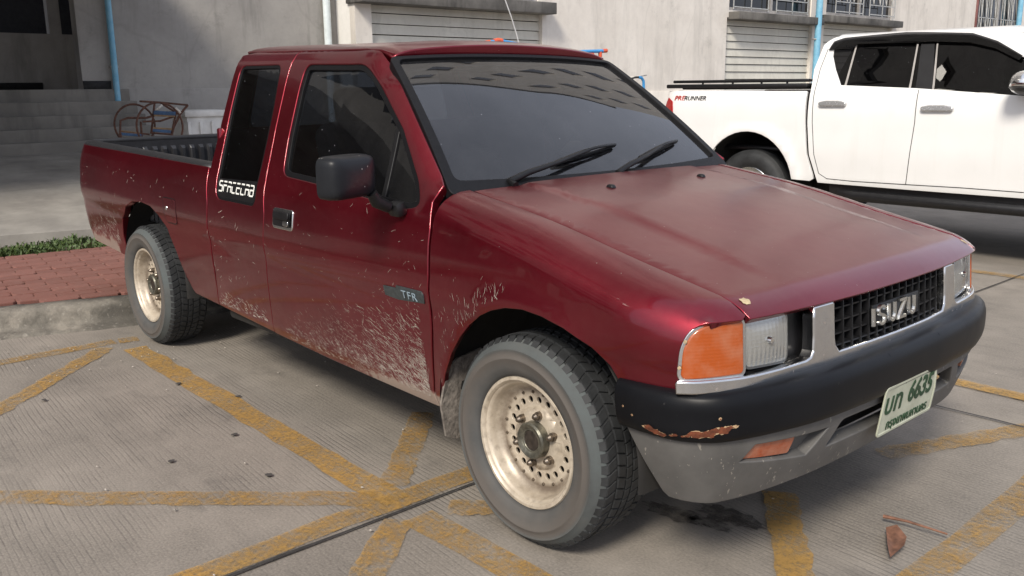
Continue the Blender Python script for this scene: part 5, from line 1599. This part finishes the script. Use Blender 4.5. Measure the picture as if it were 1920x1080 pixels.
bed_w = [WPX(1252, 171), (WPX(1249, 190)[0] + .02, WPX(1249, 190)[1])] + [WS(-3.86, 1.0), WS(-3.82, .8), WS(-3.80, .56)] + [WS(x, z) for x, z in circ(-2.95, .47, .475, 170, 8)] + [WS(xg_ + .05, .53), WPX(1524, 335), WPX(1511, 290), WPX(1508, 230), WPX(1513, 171)]
gh = [WPX(*p) for p in ((1576, 160), (1566, 130), (1561, 105), (1563, 90), (1580, 77), (1610, 71), (1700, 64), (1770, 63), (1825, 66), (1870, 80), (1920, 106))] + [WS(-.15, 1.35 + .02)]
gh = gh + [WPX(1920, 180.5), WPX(1720, 166)]
cab_w = [WPX(1533, 342), WPX(1517, 290), WPX(1514, 230), WPX(1521, 168), WPX(1527, 130), WPX(1546, 84), WPX(1575, 68), WPX(1605, 62), WPX(1700, 57)] + [WS(-1.25, 1.765), WS(-.95, 1.755), WS(-.70, 1.70), WS(-.45, 1.60), WS(-.1, 1.43), WS(.12, 1.335), WS(.105, 1.1)] + [WS(x, z) for x, z in circ(.135, .47, .475, 94, 169, 12)] + [WS(-.36, .53)] + [WPX(1920, 372), WPX(1720, 357)]
fend_w = [WS(.115, 1.1), WS(.13, 1.32), WS(.5, 1.27), WS(.9, 1.20), WS(1.18, 1.10), WS(1.25, .95), WS(1.2, .75), WS(1.12, .60)] + [WS(x, z) for x, z in circ(.135, .47, .475, 14, 92, 12)] 
WCHROME = plain('handle_chrome', (.55, .55, .55), .25, .7, var=.06)
for sg in (-1, 1):
    f = wside(sg); od = (0, sg, .2)
    bw = panel('bed_side', bed_w, f, WPAINT, WT, od, flange=.02, step=.07)
    cw_ = panel('cab_side', cab_w, f, WPAINT, WT, od, holes=[gh], flange=.02, step=.07)
    panel('window_glass', inset(gh, -.002), f, GLASS_B, cw_, od, off=-.012, edge=0, flange=0, step=.08)
    fw = panel('front_fender', fend_w, f, WPAINT, WT, od, flange=.02, step=.07)
    if True:
        # black pillar, divider strips, smoked visor
        P4 = lambda *q: [WPX(*p) for p in q]
        panel('door_pillar', P4((1727, 82), (1752, 81), (1748, 168), (1716, 166)), f, WBLACK, cw_, od, off=-.006, edge=0, flange=0)
        panel('window_divider', P4((1604, 84), (1607, 84), (1586, 161), (1582, 161)), f, FRAMEM, cw_, od, off=-.007, edge=0, flange=0)
        for q in (((1719, 82), (1722, 82), (1707, 166), (1703, 166)), ((1756, 81), (1759, 81), (1751, 168), (1747, 168))): panel('window_divider', P4(*q), f, FRAMEM, cw_, od, off=-.005, edge=0, flange=0)
        vis = P4((1556, 95), (1566, 80), (1585, 74), (1700, 64), (1825, 65), (1872, 79), (1918, 106), (1912, 114), (1868, 92), (1820, 81), (1760, 79), (1700, 81), (1610, 84), (1596, 92))
        panel('window_visor', vis, f, VISOR, cw_, od, off=.018, edge=.003, flange=.004)
        # shut lines as narrow dark grooves
        def groove(pts, w=.006):
            L = [WPX(*p) for p in pts]; A = []; B = []
            for i in range(len(L)):
                d = np.array(L[min(i + 1, len(L) - 1)]) - np.array(L[max(i - 1, 0)]); d = d / np.linalg.norm(d); nn = np.array([-d[1], d[0]]) * w / 2
                A.append(tuple(np.array(L[i]) + nn)); B.append(tuple(np.array(L[i]) - nn))
            panel('shut_line', A + B[::-1], f, WBLACK, cw_, od, off=.0008, edge=0, flange=0, bd=.05)
        groove(((1553, 92), (1538, 130), (1526, 180), (1523, 230), (1526, 290), (1535, 325), (1550, 335), (1600, 340), (1698, 346)))
        groove(((1723, 168), (1715, 230), (1704, 300), (1698, 346)))
        groove(((1698, 346), (1800, 352), (1920, 361)))
        for (px, py) in ((1562, 195), (1758, 204)):
            hx, hs = WPX(px, py)
            hb = rpoly([(hx - .112, hs - .014), (hx + .112, hs - .012), (hx + .118, hs + .004), (hx + .06, hs + .016), (hx - .06, hs + .016), (hx - .118, hs + .004)], .012)
            panel('door_handle', hb, f, WCHROME, cw_, od, off=.030, edge=.010, flange=.012, step=.03, bd=.02)
            panel('handle_recess', rpoly([(hx - .05, hs - .035), (hx + .05, hs - .035), (hx + .05, hs + .05), (hx - .05, hs + .05)], .03), f, WPAINT, cw_, od, off=-.0 + .0012, edge=0, flange=0)
    # tail lamp
    tl = [WS(-3.965, 1.17), WS(-3.93, 1.24), WS(-3.86, 1.20), WS(-3.83, 1.02), WS(-3.84, .86), WS(-3.93, .90)]
    panel('tail_lamp', tl, f, REDLENS, WT, od, off=.004, edge=.008, flange=.02)
    # side step and sill
    ys = WY + .09 if sg < 0 else WY + 1.77
    tube('side_step', [(-2.05, ys, .44), (-1.9, ys + sg * .06, .43), (.0, ys + sg * .06, .43), (.12, ys, .44)], .045, WBLACK, WT, 12)
    box('sill', (-1.0, ys - sg * .02, .49), (2.3, .10, .14), WBLACK, WT, .02)
    box('side_chassis', (-1.4, ys - sg * .35, .45), (4.6, .12, .18), CHASSIS, WT, .02)
    # bed top cap and sport rail
    xa, xb = WPX(1252, 166)[0], WPX(1514, 166)[0]
    yb = WY + .10 if sg < 0 else WY + 1.76
    box('bed_cap', ((xa + xb) / 2, yb, 1.352), (xb - xa, .13, .038), WBLACK, WT, .01)
    zr = float(at_y(1400, 152, yb)[2])
    rl = box('sport_rail', ((xa + xb) / 2 + .02, yb, zr), (xb - xa - .05, .035, .028), WBLACK, WT, .008)
    for px in (1318, 1374, 1428, 1476):
        xx = float(at_y(px, 156, yb)[0]); tube('rail_post', [(xx, yb, 1.36), (xx, yb, zr)], .010, WBLACK, rl, 8)
    # wheel wells and wheels
    for cx in (-2.95, .135):
        V, F = [], []; n = 24
        for (yy, r) in ((.035, .485), (.5, .49)):
            for k in range(n + 1):
                a = math.pi * (1.1 - 1.2 * k / n); V.append((cx + r * math.cos(a), WY + yy if sg < 0 else WY + 1.86 - yy, .47 + r * math.sin(a)))
        for k in range(n): F.append((k, k + 1, n + 2 + k, n + 1 + k))
        c = len(V); V.append((cx, WY + .5 if sg < 0 else WY + 1.36, .47)); F += [(n + 1 + k, n + 2 + k, c) for k in range(n)]
        mesh('wheel_well', V, F, CHASSIS, WT, smooth=True)
        Rw = .385; loc = (cx, WY + .045 if sg < 0 else WY + 1.815, Rw); rot = (0, 0, 0 if sg < 0 else math.pi)
        w = lathe('wheel', [(.0, .06), (.05, .05), (.07, .055), (.16, .045), (.20, .03), (.222, .005), (.226, 0), (.232, .005), (.23, .05)], REFLECTOR, WT, 48, loc=loc, rot=rot)
        lathe('tyre', [(.228, .012), (.245, -.006), (.29, -.018), (.335, -.012), (.362, .004), (.372, .02), (.384, .035), (.385, .10), (.378, .102), (.378, .112), (.385, .114), (.385, .19), (.372, .21), (.32, .24), (.23, .21)], TREAD, w, 72, loc=loc, rot=rot, auto=.6)
# lettering on the bed side
fW = wside(-1)
def wframe(px, py, off):
    x, s = WPX(px, py); p = fW(np.array([x]), np.array([s]))[0]; n = map_normal(fW, np.array([x]), np.array([s]), (0, -1, .1))[0]
    return frame_matrix(p + n * off, (1, 0, 0), (0, 0, 1))
wbed = next(o for o in WT.children if o.name.startswith('bed_side'))
SH = Matrix.Identity(4); SH[0][1] = .35
text_mesh('side_lettering', 'PRE', .064, plain('decal_red', (.45, .03, .02), .5), wbed, wframe(1275, 184.5, .003) @ SH, .001, xs=1.2, weight=.001)
text_mesh('side_lettering', 'RUNNER', .060, plain('decal_dark', (.04, .04, .045), .5), wbed, wframe(1304, 184.8, .003) @ SH, .001, xs=1.08, weight=.001)
# roof, hood, glass, front, rear
wroof = lambda x, y: np.stack([np.asarray(x, float), np.asarray(y, float), np.interp(.93 - np.abs(np.asarray(y, float) - WY - .93), WPR.D[400:, 0], WPR.D[400:, 1]) - .10 * np.clip((np.asarray(x, float) + 1.0) / .55, 0, 1) ** 2 - .02 * np.clip((-1.75 - np.asarray(x, float)) / .3, 0, 1) ** 2], -1)
panel('roof', [(-2.08, WY + .30), (-.50, WY + .27), (-.45, WY + .93), (-.50, WY + 1.59), (-2.08, WY + 1.56)], wroof, WPAINT, WT, (0, 0, 1), step=.12)
sc2 = lambda u, v: np.stack([.22 - .72 * np.asarray(v, float) + .05 * (1 - np.asarray(u, float) ** 2), WY + .93 + np.asarray(u, float) * (.80 - .18 * np.asarray(v, float)), 1.30 + .41 * np.asarray(v, float)], -1)
panel('windscreen', [(-1, 0), (1, 0), (1, 1), (-1, 1)], sc2, GLASS_B, WT, (1, 0, 1), step=.1, edge=0, flange=0)
hd = lambda x, y: np.stack([np.asarray(x, float), np.asarray(y, float), 1.31 - .12 * np.clip((np.asarray(x, float) - .2) / 1.0, 0, 2) ** 1.6 + .05 * (1 - ((np.asarray(y, float) - WY - .93) / .85) ** 2)], -1)
panel('hood', [(.18, WY + .10), (1.20, WY + .18), (1.33, WY + .93), (1.20, WY + 1.68), (.18, WY + 1.76)], hd, WPAINT, WT, (0, 0, 1), step=.1)
box('front_grille', (1.26, WY + .93, .95), (.10, 1.0, .32), WBLACK, WT, .03)
for s2 in (-1, 1): box('headlight', (1.20, WY + .93 + s2 * .66, 1.02), (.16, .34, .16), REFLECTOR, WT, .04)
box('front_bumper', (1.30, WY + .93, .62), (.20, 1.66, .34), WPAINT, WT, .06)
box('tailgate', (-3.90, WY + .93, 1.03), (.06, 1.50, .56), WPAINT, WT, .02)
box('rear_bumper', (-3.92, WY + .93, .58), (.20, 1.62, .20), REFLECTOR, WT, .04)
box('bed_floor', (-3.0, WY + .93, .78), (1.6, 1.5, .04), WBLACK, WT)
box('bed_cover', (-3.05, WY + .93, 1.335), (1.55, 1.60, .03), WBLACK, WT, .008)
box('cab_back_wall', (-2.22, WY + .93, 1.0), (.04, 1.66, .9), WPAINT, WT, .02)
mesh('cab_back_glass', [(-2.20, WY + .15, 1.40), (-2.20, WY + 1.71, 1.40), (-2.09, WY + 1.56, 1.75), (-2.09, WY + .30, 1.75)], [(0, 1, 2, 3)], GLASS_B, WT)
box('cab_floor', (-.9, WY + .93, .52), (2.7, 1.5, .06), CHASSIS, WT)
box('under_tray', (-1.3, WY + .93, .42), (4.4, .9, .14), CHASSIS, WT, .02)
box('dashboard', (-.12, WY + .93, 1.15), (.5, 1.6, .3), DARKIN, WT, .06)
for (sx_, sy2) in ((-.85, .5), (-.85, 1.36), (-1.75, .93)):
    s_ = box('seat', (sx_, WY + sy2, .85), (.5, .5 if sx_ > -1 else 1.3, .2), SEATM, WT, .05)
    box('backrest', (sx_ - .28, WY + sy2, 1.2), (.14, .5 if sx_ > -1 else 1.3, .6), SEATM, s_, .05)
    box('headrest', (sx_ - .30, WY + sy2, 1.56), (.1, .26, .16), SEATM, s_, .04)
# door mirrors
for sg in (-1, 1):
    ym = WY - .10 if sg < 0 else WY + 1.96
    c = at_y(1916, 155, WY - .10); 
    bm = bmesh.new(); bmesh.ops.create_uvsphere(bm, u_segments=24, v_segments=14, radius=1.0)
    for v in bm.verts:
        v.co = Vector((v.co.x * (.10 if v.co.x < 0 else .16), v.co.y * .13, v.co.z * .085 * (1 - .1 * v.co.x)))
    mh = from_bm('door_mirror', bm, REFLECTOR, WT, smooth=True, loc=(c[0] + .02, ym, c[2]))
    bm = bmesh.new(); bmesh.ops.create_uvsphere(bm, u_segments=24, v_segments=14, radius=1.0)
    for v in bm.verts: v.co = Vector((v.co.x * (.102 if v.co.x < 0 else .162), v.co.y * .132, min(v.co.z, -.35) * .0865))
    from_bm('mirror_base', bm, WBLACK, mh, smooth=True, loc=(c[0] + .02, ym, c[2]))
    tube('mirror_arm', [(c[0] + .05, ym, c[2] - .05), (c[0] + .10, ym - sg * .14, c[2] - .09)], .03, WBLACK, mh, 8)

# =================================================================== small things behind
RUSTY = plain('rusted_tube', (.075, .032, .02), .85, var=.5, scale=35, bump=.3)
WORNW = plain('flaked_white_tube', (.50, .47, .42), .7, var=.3, scale=40)
SLB = plain('faded_blue_slat', (.03, .07, .14), .7, var=.3, scale=30)
SLW = plain('bare_wood_slat', (.20, .13, .07), .85, var=.3, scale=30)
XC = -8.5
g0 = float(np.interp(XC, [-9.6, -6.2], [stepb[2], .222]))
def P(px, py, x=XC): return at_x(px, py, x)
CH = empty('ring_chair', (*at_x(290, 240, XC)[:2], g0), 'rusted garden glider chair with two iron rings and blue slats', 'chair')
def ring(cx, cy, rpx, x):
    c = P(cx, cy, x); rr = np.linalg.norm(P(cx + rpx, cy, x) - P(cx - rpx, cy, x)) / 2 * .9
    tube('ring', [(c[0], c[1] + rr * math.cos(a), max(c[2] + rr * 1.02 * math.sin(a), g0 + .02)) for a in np.linspace(0, 2 * math.pi, 36, endpoint=False)], .011, RUSTY, CH, 8, closed=True)
    return c, rr
c1, r1 = ring(253, 234, 42, XC + .1); c2, r2 = ring(300, 237, 48, XC + .45)
def rod(*pts, r=.012, mat=RUSTY, x=XC + .3): tube('rod', [P(px, py, x) for px, py in pts], r, mat, CH, 6)
rod((225, 255), (226, 226), (240, 221), (275, 221), (290, 216)); rod((262, 190), (300, 192)); rod((300, 192), (352, 197)); rod((300, 192), (338, 216)); rod((352, 197), (338, 214), (326, 238), (322, 252), r=.013, mat=RUSTY)
rod((338, 212), (329, 202), r=.016, mat=WORNW); rod((292, 207), (304, 197), r=.014, mat=WORNW); rod((268, 228), (300, 227), (327, 218)); rod((290, 192), (284, 248)); rod((330, 212), (322, 250)); rod((264, 228), (266, 256)); rod((282, 249), (322, 252)); rod((226, 246), (280, 252))
def slat(px0, py0, px1, py1, mat, x, h=.05):
    a, b = P(px0, py0, x), P(px1, py1, x); m_ = (a + b) / 2
    box('slat', m_, (.02, float(np.linalg.norm(b - a)), h), mat, CH, .004, rot=(math.atan2(b[2] - a[2], b[1] - a[1]), 0, 0))
slat(288, 211, 329, 213, SLB, XC + .32, .042); slat(288, 216, 328, 218, SLW, XC + .31, .022); slat(285, 240, 322, 242, SLW, XC + .3, .02); slat(284, 244, 320, 247, SLB, XC + .3, .032); slat(226, 246, 262, 250, SLW, XC + .3, .02); slat(226, 251, 268, 254, SLB, XC + .3, .03)
for (px, py) in ((226, 250), (266, 254), (322, 250)):
    a = P(px, py, XC + .3); tube('leg', [a, (a[0], a[1], g0)], .013, RUSTY, CH, 6)
# white box
BXW = plain('grubby_white_fibre', (.56, .55, .52), .7, var=.15, scale=8)
b0, b1 = P(349, 215, -8.3), P(425, 215, -8.3)
g1 = float(np.interp(-8.3, [-9.6, -6.2], [stepb[2], .222]))
zt = float(P(380, 208, -8.3)[2]); yc, wd = (b0[1] + b1[1]) / 2, b1[1] - b0[1]
BX = empty('storage_box', (-8.55, yc, g1), 'white lidded storage box with panelled sides beside the ring chair', 'box')
box('body', (-8.55, yc, (g1 + zt) / 2 - .03), (.44, wd - .03, zt - g1 - .06), BXW, BX, .012)
box('lid', (-8.55, yc, zt - .03), (.50, wd + .03, .075), BXW, BX, .014)
for k in range(4): box('rib', (-8.32, yc - wd / 2 + .03 + (wd - .06) * k / 3, (g1 + zt) / 2 - .06), (.03, .035, zt - g1 - .12), BXW, BX, .006)
# blue and orange plastic pipe frame behind the cab
BLP = plain('blue_pvc', (.045, .26, .55), .4, var=.1); ORP = plain('orange_pvc', (.62, .10, .04), .45, var=.12)
XF = -6.9
PF = empty('pipe_rack', (XF, float(P(1000, 90, XF)[1]), .3), 'blue plastic pipe rack with orange joints seen over the cab roof', 'rack')
def pr(name, pts, r, mat, x=XF): tube(name, [P(px, py, x) for px, py in pts], r, mat, PF, 10)
pr('joint', ((898, 84), (918, 79)), .030, ORP); pr('pipe', ((917, 79.5), (930, 76.5)), .020, BLP); pr('joint', ((926, 77.5), (934, 75.5), (941, 77)), .031, ORP)
pr('pipe', ((938, 76.5), (965, 82), (1040, 97), (1120, 112)), .024, BLP); pr('pipe', ((1040, 100), (1075, 97.5), (1132, 95.5)), .024, BLP, XF + .3); pr('joint', ((1130, 95.5), (1137, 95)), .028, ORP, XF + .3)
pr('joint', ((1102, 101.5), (1112, 102)), .024, ORP, XF + .3); pr('joint', ((1125, 97), (1125.5, 107)), .026, ORP, XF + .3); pr('pipe', ((1125.5, 105), (1126, 150)), .020, BLP, XF + .3)
for px in (900, 1120):
    a = P(px, 84 if px < 1000 else 112); tube('pipe', [a, (a[0], a[1], .3)], .022, BLP, PF, 8)
a = P(1126, 150, XF + .3); tube('pipe', [a, (a[0], a[1], .3)], .020, BLP, PF, 8)
# blue tap pipe by the wall
o = empty('standpipe', (*at_x(1207, 165, -9.6)[:2], .5), 'blue water pipe bent over beside the wall right of the windscreen', 'pipe')
tube('pipe', [at_x(px, py, -9.6) for px, py in ((1207, 330), (1207, 165), (1206.5, 152), (1203, 146), (1197, 144.5))], .028, BLP, o, 10)
tube('spout', [at_x(px, py, -9.6) for px, py in ((1197, 144.5), (1190, 145), (1180, 149))], .022, WBLACK, o, 8)
tube('handle', [at_x(px, py, -9.6) for px, py in ((1176, 146), (1212, 141))], .014, WORNW, o, 6)
